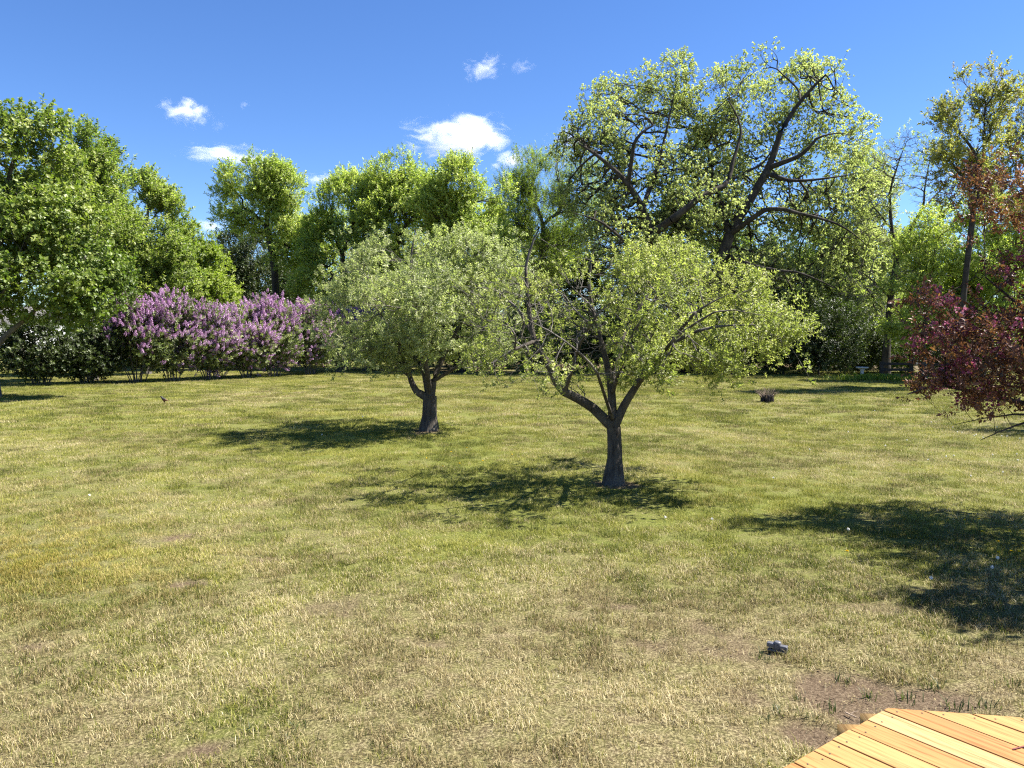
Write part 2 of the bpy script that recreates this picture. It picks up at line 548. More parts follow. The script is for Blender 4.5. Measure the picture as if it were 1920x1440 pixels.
def grass_mat():
    m, nt, out = mat('grass_blades')
    def at(n, ty='GEOMETRY'):
        a = nt.nodes.new('ShaderNodeAttribute')
        a.attribute_type = ty
        a.attribute_name = n
        return a.outputs['Fac']
    def math_(op, a, b):
        q = nt.nodes.new('ShaderNodeMath'); q.operation = op
        for k, v in ((0, a), (1, b)):
            if isinstance(v, (int, float)): q.inputs[k].default_value = v
            else: nt.links.new(v, q.inputs[k])
        return q.outputs[0]
    tone = math_('ADD', at('tone'), at('itone', 'INSTANCER'))
    straw = math_('LESS_THAN', at('rnd'), at('idry', 'INSTANCER'))
    straw = math_('MULTIPLY_ADD', straw, .85)
    straw.node.inputs[2].default_value = .08
    gold = at('igold', 'INSTANCER')
    g = ramp(nt, [(0, (0.042, 0.066, 0.008)), (0.35, (0.14, 0.168, 0.017)), (0.7, (0.262, 0.272, 0.034)), (1, (0.385, 0.365, 0.075))])
    s = ramp(nt, [(0, (0.17, 0.125, 0.06)), (0.5, (0.435, 0.35, 0.17)), (1, (0.66, 0.57, 0.35))])
    go = ramp(nt, [(0, (0.23, 0.175, 0.03)), (1, (0.46, 0.37, 0.10))])
    for r in (g, s, go):
        nt.links.new(tone, r.inputs[0])
    m1 = nt.nodes.new('ShaderNodeMix'); m1.data_type = 'RGBA'
    nt.links.new(gold, m1.inputs['Factor'])
    nt.links.new(s.outputs[0], m1.inputs['A']); nt.links.new(go.outputs[0], m1.inputs['B'])
    m2 = nt.nodes.new('ShaderNodeMix'); m2.data_type = 'RGBA'
    nt.links.new(straw, m2.inputs['Factor'])
    nt.links.new(g.outputs[0], m2.inputs['A']); nt.links.new(m1.outputs['Result'], m2.inputs['B'])
    p = nt.nodes.new('ShaderNodeBsdfPrincipled')
    p.inputs['Roughness'].default_value = 0.55
    p.inputs['Specular IOR Level'].default_value = 0.2
    t = nt.nodes.new('ShaderNodeBsdfTranslucent')
    nt.links.new(m2.outputs['Result'], p.inputs['Base Color'])
    nt.links.new(m2.outputs['Result'], t.inputs[0])
    mx = nt.nodes.new('ShaderNodeMixShader')
    mx.inputs[0].default_value = 0.35
    nt.links.new(p.outputs[0], mx.inputs[1]); nt.links.new(t.outputs[0], mx.inputs[2])
    nt.links.new(mx.outputs[0], out.inputs[0])
    return m
M['grass'] = grass_mat()

def sample_view(n, y0, y1, power=1.0):
    """ground positions in the part of the lawn in view (with a margin), uniform per area"""
    half = lambda y: 0.70 * y + 1.2
    u = rng.random(n * 2)
    y = np.sqrt(y0 ** 2 + u * (y1 ** 2 - y0 ** 2))
    x = (rng.random(n * 2) * 2 - 1) * half(y)
    return x[:n], y[:n]

DECK = {}
def deck_geometry():
    z = 0.45
    A = G(1663, 1326.5, z)[:2]
    L = G(1471, 1437.5, z)[:2]
    R = G(1920, 1345.6, z)[:2]
    e = (L - A) / np.linalg.norm(L - A)           # along the cut ends
    b = np.array([-e[1], e[0]])                   # along the boards
    if b[0] < 0: b = -b
    DECK.update(z=z, A=A, e=e, b=b, R=R, t=(R - A) / np.linalg.norm(R - A))
    print('deck', A, L, R, 'len', np.linalg.norm(L - A), 'e', e, 'b', b)
deck_geometry()

def in_deck(x, y, m=0.0):
    p = np.stack([x - DECK['A'][0], y - DECK['A'][1]], 1)
    t = DECK['t']
    n = np.array([-t[1], t[0]])
    if n[1] < 0: n = -n
    s = p @ DECK['b']
    return (s > -m) & (p @ n < m)

def patch(n, size, length, width, curved):
    """a little patch of turf; straw or green is settled per blade against the dryness where the patch stands"""
    x, y = (rng.random(n) - .5) * size * 1.15, (rng.random(n) - .5) * size * 1.15
    rnd = rng.random(n)
    lay = rng.random(n) < .42
    lean = np.where(lay, .75 + .75 * rng.random(n), .1 + .65 * rng.random(n))
    az = rng.random(n) * 2 * np.pi
    L = length * (.5 + .9 * rng.random(n) ** 1.3)
    w = width * (.6 + .8 * rng.random(n))
    d = np.stack([np.cos(az), np.sin(az), 0 * az], 1)
    side = norm(np.stack([-np.sin(az + rng.normal(0, .5, n)), np.cos(az), 0 * az], 1))
    base = np.stack([x, y, np.where(lay, .010 * rng.random(n), -.004)], 1)
    up = np.array([0, 0, 1.])
    tip = base + (np.sin(lean) * L)[:, None] * d + (np.cos(lean) * L)[:, None] * up
    # lying blades are mostly the dry ones
    rnd = np.where(lay, rnd * .62, .22 + .78 * rnd)
    tone = np.clip(rng.normal(size=n) * .28, -.5, .5) - np.where(lay, 0, .06)
    if curved:
        tone = tone * 1.35
        tallb = (rng.random(n) < .09) & ~lay
        L = np.where(tallb, L * 1.45, L); rnd = np.where(tallb, .97, rnd); tone = np.where(tallb, tone * .5 - .2, tone)
        tip = base + (np.sin(lean) * L)[:, None] * d + (np.cos(lean) * L)[:, None] * up
    W_ = (w / 2)[:, None] * side
    if curved:
        l2 = lean * .55
        mid = base + .55 * ((np.sin(l2) * L)[:, None] * d + (np.cos(l2) * L)[:, None] * up)
        v = np.stack([base - W_, base + W_, mid + W_ * .8, mid - W_ * .8, tip], 1).reshape(-1, 3)
        i = np.arange(n)[:, None] * 5
        F = [i + np.array([[0, 1, 2, 3]]), i + np.array([[3, 2, 4]])]
        k = 5
    else:
        v = np.stack([base - W_, base + W_, tip], 1).reshape(-1, 3)
        F = [np.arange(n)[:, None] * 3 + np.array([[0, 1, 2]])]
        k = 3
    return bpy.data.objects.new('turf', np_mesh('turf', v, F, M['grass'], False, None, {'rnd': np.repeat(rnd, k), 'tone': np.repeat(tone, k)}))

def build_grass():
    NV = 4
    protos, P, S, E, K, A = [], [], [], [], [], []
    def zone(y0, y1, size, over, n_blades, length, width, curved):
        k0 = len(protos)
        for j in range(NV): protos.append(patch(n_blades, size, length, width, curved))
        for j in range(NV): protos.append(patch(int(n_blades * .3), size, length * .95, width, curved))
        area = .5 * (y1 ** 2 - y0 ** 2) * 1.4 + 2.4 * (y1 - y0)
        n = int(area / size ** 2 * over)
        x, y = sample_view(n, y0, y1)
        k = ~in_deck(x, y, .05)
        x, y = x[k], y[k]
        dry, dirt, gold = fields(x, y)
        r = rng.random(len(x))
        k = r > dirt * .86
        x, y, dry, dirt, gold = x[k], y[k], dry[k], dirt[k], gold[k]
        n = len(x)
        tuft = fbm(x * 3.5 + 3, y * 3.5, 2)
        sparse = (dirt > .25) | (rng.random(n) < .6 * (1 - sstep(.28, .5, tuft)) * (1 - .9 * sstep(6, 11, y)))
        K.append(k0 + rng.integers(0, NV, n) + np.where(sparse, NV, 0))
        P.append(np.stack([x, y, hz(x, y) - .018 * dirt - .003], 1))
        E.append(np.stack([0 * x, 0 * x, rng.random(n) * 6.28], 1))
        S.append((.8 + .35 * rng.random(n)) * (.86 + .28 * tuft) * np.where(dirt > .25, .8, 1) * (1.0 - .15 * sstep(.5, .9, dry)))
        sc_ = 1
        tone = .5 + .7 * (vnoise(x * 1.1 + 50, y * 1.1) - .5) + .5 * (vnoise(x * 3.7 + 20, y * 3.7) - .5) + .12 * rng.normal(size=n) - .10 * (1 - sstep(6, 10, y))
        A.append(np.stack([dry + .18 * rng.normal(size=n), gold, np.clip(tone, .1, .9)], 1))
    zone(2.6, 8.0, .12, 1.75, 84, .052, .0029, True)
    zone(8.0, 18.0, .2, 1.7, 150, .054, .0045, False)
    zone(18.0, 47.0, .42, 1.5, 300, .062, .009, False)
    A = np.concatenate(A)
    o = scatter('grass', np.concatenate(P), np.concatenate(E), np.concatenate(S), protos, np.concatenate(K), {'idry': A[:, 0], 'igold': A[:, 1], 'itone': A[:, 2]})
build_grass()

# ------------------------------------------------------------------ trees
def tubes(P0, T0, P1, R0, R1, base):
    """curved tapered tubes for many edges at once -> verts, faces. P0,P1,T0 (n,3)"""
    V, F = [], []
    off = 0
    for lo, hi, sides, rings in ((0.05, 9, 9, 5), (0.014, 0.05, 5, 4), (0.0, 0.014, 3, 3)):
        k = (R0 >= lo) & (R0 < hi)
        n = int(k.sum())
        if not n: continue
        p0, p1, t0, r0, r1 = P0[k], P1[k], T0[k], R0[k], R1[k]
        ln = np.linalg.norm(p1 - p0, axis=1, keepdims=True)
        c = p0 + t0 * ln * 0.45
        s = np.linspace(0, 1, rings)
        pts = (1 - s)[None, :, None] ** 2 * p0[:, None] + (2 * s * (1 - s))[None, :, None] * c[:, None] + (s ** 2)[None, :, None] * p1[:, None]
        tan = norm((2 * (1 - s))[None, :, None] * (c - p0)[:, None] + (2 * s)[None, :, None] * (p1 - c)[:, None])
        ref = np.where(np.abs(tan[..., 2:3]) > 0.9, np.array([1.0, 0, 0]), np.array([0, 0, 1.0]))
        u = norm(np.cross(tan, ref)); w = np.cross(tan, u)
        rr = r0[:, None] * (1 - s) + r1[:, None] * s
        a = np.linspace(0, 2 * np.pi, sides, endpoint=False)
        ring = (np.cos(a)[None, None, :, None] * u[:, :, None] + np.sin(a)[None, None, :, None] * w[:, :, None]) * rr[:, :, None, None] + pts[:, :, None]
        V.append(ring.reshape(-1, 3))
        e = (np.arange(n) * rings * sides)[:, None, None]
        ri = (np.arange(rings - 1) * sides)[None, :, None]
        si = np.arange(sides)[None, None, :]
        sj = (si + 1) % sides
        f = np.stack([e + ri + si, e + ri + sj, e + ri + sides + sj, e + ri + sides + si], -1).reshape(-1, 4) + off
        F.append(f)
        off += n * rings * sides
    return np.concatenate(V) - base, F

class Skeleton:
    def __init__(s):
        s.e = []
    def add(s, p0, t0, p1, r0, r1):
        s.e.append((p0, t0, p1, r0, r1))
    def split(s, thr):
        E = s.e
        P0 = np.array([e[0] for e in E]); T0 = np.array([e[1] for e in E]); P1 = np.array([e[2] for e in E])
        R0 = np.array([e[3] for e in E]); R1 = np.array([e[4] for e in E])
        k = R0 >= thr
        return [(P0[q], T0[q], P1[q], R0[q], R1[q]) for q in (k, ~k)]

def bundle(sk, p, t, tips, rfun, gnarl, r_in):
    """connect tip points to p by recursive bundling"""
    stack = [(p, t, tips, r_in)]
    while stack:
        p, t, pts, rin = stack.pop()
        n = len(pts)
        if n == 1:
            sk.add(p, t, pts[0], min(rin, rfun(1)), rfun(1) * 0.45)
            continue
        c = pts.mean(0)
        v = c - p
        L = np.linalg.norm(v) + 1e-6
        spread = np.sqrt(((pts - c) ** 2).sum(1).mean()) + 1e-6
        f = np.clip(0.30 + 0.35 * (L / (L + spread) - 0.5), 0.18, 0.75) + random.uniform(-0.06, 0.06)
        q = p + v * f + rng.normal(size=3) * L * f * gnarl
        r1 = min(rin, rfun(n)) * 0.93
        d = norm(q - p)
        sk.add(p, norm(t * 0.6 + d * 0.6), q, min(rin, rfun(n)), r1)
        t2 = norm(d + 0.35 * rng.normal(size=3) * gnarl + 0.2 * (d - t))
        # two clusters
        dirs = pts - q
        i = int(np.argmax((dirs ** 2).sum(1)))
        a = pts[i]
        b = pts[int(np.argmax(((pts - a) ** 2).sum(1)))]
        for _ in range(2):
            k = ((pts - a) ** 2).sum(1) < ((pts - b) ** 2).sum(1)
            if k.all() or not k.any(): break
            a, b = pts[k].mean(0), pts[~k].mean(0)
        if k.all() or not k.any():
            k = np.zeros(n, bool); k[: n // 2] = True
        stack.append((q, t2, pts[k], r1))
        stack.append((q, t2, pts[~k], r1))

def leaf_cards(C, size, base, up=0.5, narrow=0.55, out=None, tone=None, droop=0.2):
    n = len(C)
    a = rng.normal(size=(n, 3))
    if out is not None:
        a = a + out * 0.8
    a[:, 2] -= droop
    a = norm(a)
    nn = rng.normal(size=(n, 3)) * 0.8
    nn[:, 2] += up * 1.6
    if out is not None:
        nn = nn + out * 1.0
    nn = norm(nn - a * (nn * a).sum(1, keepdims=True))
    s = np.cross(a, nn)
    L = size[:, None]
    wd = L * narrow * (0.8 + 0.4 * rng.random((n, 1)))
    m = C + a * L * 0.45
    v = np.stack([C, m + s * wd / 2 + nn * L * 0.1, C + a * L, m - s * wd / 2 + nn * L * 0.1], 1).reshape(-1, 3) - base
    f = np.arange(n)[:, None] * 4 + np.array([[0, 1, 2, 3]])
    return v, f, tone

def lobe(px, py, D, rx, ry, depth=None, dY=0.0):
    c = W(px, py, D + dY)
    k = D / 1440
    return (c, np.array([rx * k, (depth if depth is not None else 0.8 * (rx + ry) / 2 * k * 1.15), ry * k]))

def sample_lobes(lobes, n, hole=0.42, scale=0.9, shell=0.5):
    vol = np.array([np.prod(l[1]) ** 0.8 for l in lobes])
    vol /= vol.sum()
    out = []
    got = 0
    while got < n:
        i = rng.choice(len(lobes), n, p=vol)
        C = np.array([l[0] for l in lobes])[i]
        R = np.array([l[1] for l in lobes])[i]
        d = norm(rng.normal(size=(n, 3)))
        r = rng.random(n) ** (1 / 3 * (1 - shell) + 0.02)
        p = C + d * r[:, None] * R
        k = vnoise3(p * scale + 11) + 0.5 * (vnoise3(p * scale * 2.3) - 0.5) > hole
        out.append(p[k]); got += int(k.sum())
    return np.concatenate(out)[:n]

def tree(name, label, cat, base, trunk, lobes, ntips, nleaf, leaf, leafmat, barkmat, r_trunk, r_tip=0.008, limbs=None,
         gnarl=0.10, hole=0.42, hscale=0.9, spread=None, group=None, narrow=0.55, up=0.5, flare=1.5, branch_mat=None, zclip=0.5,
         leaf_part='crown', shell=0.5, extra=None, droop=0.2, bare=0.0, thr=None, keep=None, dens=1.0, lscale=0.68, style='alt'):
    """trunk: list of points from base to fork; limbs: list of (points, r_start)"""
    base = np.array(base, float)
    root = empty(name, base)
    tag(root, label, cat, group)
    tips = sample_lobes(lobes, ntips, hole + 0.06, hscale, shell)
    tips = tips[tips[:, 2] > zclip]
    nt_ = len(tips)
    ex = math.log(max(r_trunk / r_tip, 1.5)) / math.log(nt_ + 1)
    rfun = lambda n: r_tip * n ** ex
    sk = Skeleton()
    # trunk
    tp = [np.array(q, float) for q in trunk]
    tp[0] = tp[0] - np.array([0, 0, 0.12])
    for i in range(len(tp) - 1):
        d = norm(tp[i + 1] - tp[i])
        t0 = d if i == 0 else norm(tp[i + 1] - tp[i - 1])
        ra = r_trunk * (flare if i == 0 else 1.0) * (1 - 0.08 * i)
        rb = r_trunk * (1 - 0.08 * (i + 1))
        sk.add(tp[i], t0, tp[i + 1], ra, rb)
    attach, at_t, at_r = [], [], []
    fork = tp[-1]
    ft = norm(tp[-1] - tp[-2])
    if limbs:
        for pts, ra in limbs:
            pts = [np.array(q, float) for q in pts]
            m = len(pts) - 1
            tprev = norm(pts[1] - pts[0])
            for i in range(m):
                r0 = ra * (1 - 0.86 * i / m); r1 = ra * (1 - 0.86 * (i + 1) / m)
                d = norm(pts[i + 1] - pts[i])
                t0 = d if i == 0 else norm(pts[i + 1] - pts[i - 1])
                sk.add(pts[i], t0, pts[i + 1], r0, r1)
                for s in (0.35, 0.7, 1.0):
                    if i == 0 and m > 2 and s < 0.9: continue
                    c = pts[i] + t0 * np.linalg.norm(pts[i + 1] - pts[i]) * 0.45
                    attach.append((1 - s) ** 2 * pts[i] + 2 * s * (1 - s) * c + s * s * pts[i + 1]); at_t.append(d); at_r.append(r0 + (r1 - r0) * s)
        attach = np.array(attach); at_t = np.array(at_t)
        v = tips[:, None] - attach[None]
        dist = np.linalg.norm(v, axis=2)
        cosang = (v * at_t[None]).sum(2) / (dist + 1e-6)
        cost = dist * (1.25 - 0.35 * cosang)
        who = cost.argmin(1)
        for j in range(len(attach)):
            sub = tips[who == j]
            if len(sub):
                m_ = len(sub)
                # a few separate sprays from each attachment
                tdir = norm(at_t[j] * 0.3 + norm(sub.mean(0) - attach[j]))
                bundle(sk, attach[j], tdir, sub, rfun, gnarl, at_r[j] * 0.75)
    else:
        bundle(sk, fork, ft, tips, rfun, gnarl, r_trunk * 0.9)
    thr = thr if thr is not None else max(0.02, r_trunk * 0.22)
    if name == 'apple_tree':
        ctr = tips.mean(0)
        o_ = norm(tips - ctr)
        far_ = np.linalg.norm(tips - ctr, axis=1)
        for j in np.argsort(-far_ + rng.random(len(tips)) * .8)[:150]:
            ln = random.uniform(.18, .5)
            d_ = norm(o_[j] + rng.normal(size=3) * .5 + np.array([0, 0, .25]))
            sk.add(tips[j], d_, tips[j] + d_ * ln + np.array([0, 0, -.05]), r_tip * .9, r_tip * .3)
            if random.random() < .5:
                tips = np.concatenate([tips, (tips[j] + d_ * ln * .8)[None]])
    big, small = sk.split(thr)
    v, f = tubes(*big, base)
    obj('trunk', np_mesh('trunk', v, f, barkmat, True), root)
    if len(small[0]):
        v, f = tubes(*small, base)
        obj('branches', np_mesh('branches', v, f, branch_mat or barkmat, True), root)['kind'] = 'stuff'
    if nleaf:
        tl = tips if not bare else tips[rng.random(len(tips)) > bare]
        if keep is not None:
            tl = tl[rng.random(len(tl)) < keep(tl)]
        sp = (spread if spread is not None else leaf * 2.2) * 0.72
        leafy(leaf_part, tl, int(nleaf * dens * 2.3 / 12), leaf * lscale, leafmat, branch_mat or barkmat, base, sp, tips.mean(0) - np.array([0, 0, 1.0]), root, narrow, up, droop * .5, style)
    if extra:
        extra(root, base, tips)
    return root, tips

def simple_trunk(px, D, py_top, lean=0.0):
    """trunk points from the ground at pixel column px and distance D to the height seen at pixel row py_top"""
    b = W(px, 700, D); b[2] = 0
    t = W(px + lean, py_top, D)
    m = b * 0.5 + t * 0.5 + np.array([random.uniform(-.1, .1), random.uniform(-.1, .1), 0])
    return [b, m, t]

# --- near apple tree
b1 = G(1150, 905); D1 = b1[1]
q = lambda px, py, dy=0.0: W(px, py, D1 + dy)
tree('apple_tree', 'nearer apple tree with low forking dark trunk and bright yellow-green leaves', 'tree', b1,
     [b1, q(1153, 860), q(1151, 800)],
     [lobe(1260, 580, D1, 175, 95, 2.48), lobe(1040, 560, D1, 110, 90, 1.42), lobe(1370, 635, D1, 95, 75, 1.53), lobe(1200, 520, D1, 80, 55, 1.18), lobe(1425, 660, D1, 60, 55, 0.83, -.2), lobe(1380, 530, D1, 45, 28, 0.71),
      lobe(905, 590, D1, 45, 70, 1.6), lobe(1010, 690, D1, 100, 40, 1.89, -.3), lobe(1130, 660, D1, 110, 80, 1.65), lobe(985, 590, D1, 85, 90, 1.77), lobe(1000, 480, D1, 55, 60, 0.71), lobe(920, 640, D1, 60, 55, 1.42),
      lobe(1240, 690, D1, 150, 40, 1.42, -.2), lobe(1255, 485, D1, 50, 25, 0.83)],
     1300, 23000, 0.062, M['lf_apple'], M['bark'], 0.125, 0.0042, gnarl=0.13, hole=0.47, hscale=1.7, spread=0.10, branch_mat=M['bark_grey'], flare=1.6, dens=1.0,
     keep=lambda t: np.where(t[:, 0] < 1.55, .16 + .35 * (t[:, 2] < 1.8), .86),
     limbs=[([q(1148, 800), q(1112, 765), q(1058, 735, -.1), q(1032, 690, -.2), q(1003, 640, -.1), q(990, 560), q(986, 500, .1), q(1012, 425, .1)], 0.085),
            ([q(1003, 640, -.1), q(965, 655, -.4), q(925, 680, -.6), q(870, 690, -.7)], 0.035),
            ([q(1003, 635, -.1), q(975, 585, .3), q(930, 545, .5), q(885, 540, .6)], 0.03),
            ([q(1150, 800), q(1147, 740, .1), q(1140, 690, .15), q(1118, 610, .3), q(1105, 540, .4), q(1113, 470, .4)], 0.075),
            ([q(1152, 800), q(1168, 765), q(1192, 725, -.1), q(1240, 660, -.3), q(1310, 620, -.5), q(1400, 610, -.6)], 0.078),
            ([q(1147, 740, .1), q(1165, 640, .8), q(1210, 560, 1.1), q(1250, 500, 1.2)], 0.05),
            ([q(1192, 725, -.1), q(1215, 640, .1), q(1260, 560, .2), q(1300, 500, .3)], 0.045),
            ([q(1240, 660, -.3), q(1300, 590, -.9), q(1370, 550, -1.0)], 0.035),
            ([q(1240, 660, -.3), q(1330, 680, .2), q(1430, 670, .3)], 0.03),
            ([q(1192, 725, -.1), q(1260, 640, -1.2), q(1340, 585, -1.7), q(1420, 590, -1.9)], 0.032), ([q(1150, 790), q(1120, 700, -1.0), q(1060, 640, -1.5), q(990, 600, -1.6)], 0.03), ([q(1147, 740, .1), q(1180, 640, -.9), q(1230, 560, -1.4), q(1290, 520, -1.5)], 0.032),
            ([q(1058, 735, -.1), q(1085, 650, -.6), q(1120, 590, -.9), q(1160, 560, -1.0)], 0.04)], thr=0.028)

# --- far apple tree
b2 = G(804, 808); D2 = b2[1]
q2 = lambda px, py, dy=0.0: W(px, py, D2 + dy)
tree('apple_tree', 'farther apple tree with short thick trunk and pale grey-green leaves beside the lilac hedge', 'tree', b2,
     [b2, q2(805, 780), q2(806, 742)],
     [lobe(770, 575, D2, 150, 110, 2.85), lobe(760, 495, D2, 105, 55, 1.95), lobe(935, 560, D2, 65, 100, 2.1), lobe(880, 500, D2, 60, 60, 1.65), lobe(680, 600, D2, 85, 70, 1.8), lobe(860, 560, D2, 100, 110, 2.4), lobe(720, 650, D2, 95, 45, 1.95, -.2), lobe(880, 640, D2, 90, 50, 1.95),
      lobe(790, 455, D2, 60, 28, 1.35), lobe(930, 540, D2, 45, 70, 1.2), lobe(790, 650, D2, 70, 40, 1.8)],
     1300, 40000, 0.075, M['lf_sage'], M['bark'], 0.19, 0.005, gnarl=0.12, hole=0.43, hscale=1.3, spread=0.13, branch_mat=M['bark_grey'], flare=1.5, narrow=.5,
     limbs=[([q2(800, 745), q2(782, 735), q2(768, 705), q2(745, 640, -.3), q2(700, 570, -.5)], 0.105),
            ([q2(806, 745), q2(812, 715), q2(835, 660, .3), q2(880, 580, .5)], 0.12),
            ([q2(806, 745), q2(795, 690, .5), q2(780, 600, .8), q2(770, 500, .8), q2(780, 430, .8)], 0.10),
            ([q2(806, 740), q2(800, 690, -.5), q2(790, 610, -.9), q2(800, 530, -1)], 0.08),
            ([q2(768, 705), q2(725, 665, .5), q2(660, 630, .8)], 0.05),
            ([q2(812, 715), q2(870, 680, -.4), q2(950, 680, -.6)], 0.05)], thr=0.045)

# --- big maple at the left edge
Dm = 27.5
bm = W(-20, 700, Dm); bm[2] = 0
qm = lambda px, py, dy=0.0: W(px, py, Dm + dy)
tree('maple_tree', 'large leafy green maple filling the left edge over dark shrubs', 'tree', bm,
     [bm, qm(-18, 690), qm(-15, 655)],
     [lobe(20, 330, Dm, 115, 95, 2.4), lobe(60, 265, Dm, 60, 55, 1.2), lobe(-90, 400, Dm, 170, 160, 3.2), lobe(90, 430, Dm, 95, 90, 2), lobe(140, 530, Dm, 85, 70, 1.8), lobe(45, 525, Dm, 110, 70, 2.4, -.6),
      lobe(175, 575, Dm, 50, 45, 1.0), lobe(-120, 530, Dm, 150, 75, 3), lobe(20, 440, Dm, 140, 90, 3), lobe(110, 350, Dm, 40, 50, 1), lobe(200, 500, Dm, 35, 45, .8)],
     1100, 56000, 0.17, M['lf_maple'], M['bark_grey'], 0.26, 0.012, gnarl=0.09, hole=0.40, hscale=0.8, spread=0.27, narrow=.75, up=.7, droop=.5,
     limbs=[([qm(-15, 658), qm(5, 635), qm(40, 605), qm(90, 560), qm(150, 520)], 0.13),
            ([qm(-15, 658), qm(-12, 560), qm(0, 430), qm(20, 320), qm(40, 250)], 0.2),
            ([qm(-15, 655), qm(-50, 600, .3), qm(-110, 500, .5), qm(-160, 420, .5)], 0.14),
            ([qm(-14, 620), qm(0, 560, -1), qm(30, 520, -1.6)], 0.1), ([qm(-12, 560), qm(40, 470, .5), qm(80, 400, 1)], 0.1)])

def bgtree(name, label, px, D, fork, lobes, ntips, nleaf, leaf, lm, bm_='bark_grey', r=0.2, group=None, cat='tree', **kw):
    tr = simple_trunk(px, D, fork, kw.pop('lean', 0))
    L = [lobe(a, b, D, c, d, None, random.uniform(-0.6, 0.6)) for a, b, c, d in lobes]
    if name not in ('birch_tree', 'shrub'):
        kw['hole'] = kw.get('hole', .42) - .05
        ntips = int(ntips * 1.3); nleaf = int(nleaf * 1.35)
    return tree(name, label, cat, tr[0], tr, L, ntips, nleaf, leaf, M[lm], M[bm_], r, kw.pop('r_tip', 0.012), group=group, **kw)

BG = 'trees along the back of the lawn'
bgtree('maple_tree', 'spiky-topped green tree just behind the large left maple', 175, 38, 520,
       [(165, 290, 24, 48), (195, 330, 36, 60), (150, 370, 40, 70), (210, 300, 18, 30), (190, 430, 60, 60), (170, 500, 60, 60)], 420, 15000, 0.19, 'lf_green', r=.18, hole=.44, group=BG, droop=-.5, spread=.3)
bgtree('maple_tree', 'green tree with jagged top behind the left end of the lilac hedge', 275, 44, 560,
       [(262, 380, 34, 48), (300, 410, 36, 60), (235, 430, 36, 55), (275, 470, 70, 60), (325, 470, 22, 45), (270, 530, 95, 50), (285, 350, 16, 28)], 520, 20000, 0.2, 'lf_green', r=.2, hole=.42, group=BG, droop=-.5, spread=.3)
bgtree('maple_tree', 'low bright green tree between the jagged-topped tree and the tall ash', 362, 50, 590,
       [(360, 470, 38, 45), (385, 510, 38, 50), (340, 530, 60, 50), (370, 560, 75, 45), (375, 440, 10, 24)], 360, 14000, 0.2, 'lf_willow', r=.16, hole=.42, group=BG, spread=.3)
bgtree('elm_tree', 'dark olive spreading tree below the tall ash behind the lilacs', 450, 60, 610,
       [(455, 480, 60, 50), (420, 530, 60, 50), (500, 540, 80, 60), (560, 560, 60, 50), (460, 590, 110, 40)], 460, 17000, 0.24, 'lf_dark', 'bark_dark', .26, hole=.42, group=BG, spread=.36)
bgtree('ash_tree', 'tall rounded tree standing alone against the sky behind the lilac hedge', 528, 55, 500,
       [(480, 335, 62, 38), (435, 380, 40, 38), (530, 360, 38, 48), (490, 400, 60, 40), (430, 415, 36, 16), (555, 430, 40, 40), (470, 310, 30, 18), (550, 470, 45, 40)], 560, 21000, 0.2, 'lf_lime', 'bark_dark', .28, hole=.45, group=BG, lean=-14, spread=.3, gnarl=.13)
OK_G = 'spreading oaks in the middle of the back row'
bgtree('oak_tree', 'broad yellow-green oak directly behind the right half of the lilac hedge', 640, 53, 560,
       [(655, 390, 62, 58), (610, 450, 45, 60), (700, 380, 50, 50), (650, 480, 85, 60), (620, 540, 70, 50), (700, 540, 80, 50), (660, 345, 35, 22)], 640, 27000, 0.19, 'lf_lime', 'bark_dark', .3, hole=.42, group=OK_G, gnarl=.15, spread=.3)
bgtree('oak_tree', 'yellow-green oak with domed top behind the farther apple tree', 745, 51, 540,
       [(730, 335, 45, 36), (770, 360, 55, 45), (715, 390, 50, 50), (765, 420, 70, 60), (740, 490, 90, 60), (750, 305, 22, 14)], 560, 23000, 0.2, 'lf_lime', 'bark_dark', .3, hole=.44, group=OK_G, gnarl=.15, spread=.3)
bgtree('oak_tree', 'yellow-green oak with ragged top between the farther apple tree and the tall willow', 865, 48, 540,
       [(860, 340, 50, 42), (820, 380, 45, 50), (910, 380, 50, 55), (870, 420, 75, 60), (900, 480, 80, 70), (840, 315, 25, 20), (890, 325, 25, 22), (930, 420, 40, 60)], 600, 25000, 0.19, 'lf_lime', 'bark_dark', .3, hole=.43, group=OK_G, gnarl=.15, spread=.3)
bgtree('willow_tree', 'feathery light green willow rising left of the giant oak', 1015, 57, 480,
       [(990, 330, 40, 45), (1040, 340, 45, 50), (965, 390, 40, 60), (1020, 410, 60, 70), (1085, 380, 45, 70), (1010, 480, 80, 60), (1095, 310, 30, 35)], 640, 24000, 0.2, 'lf_willow', r=.25, hole=.42, narrow=.22, droop=-.9, spread=.4, group=BG)

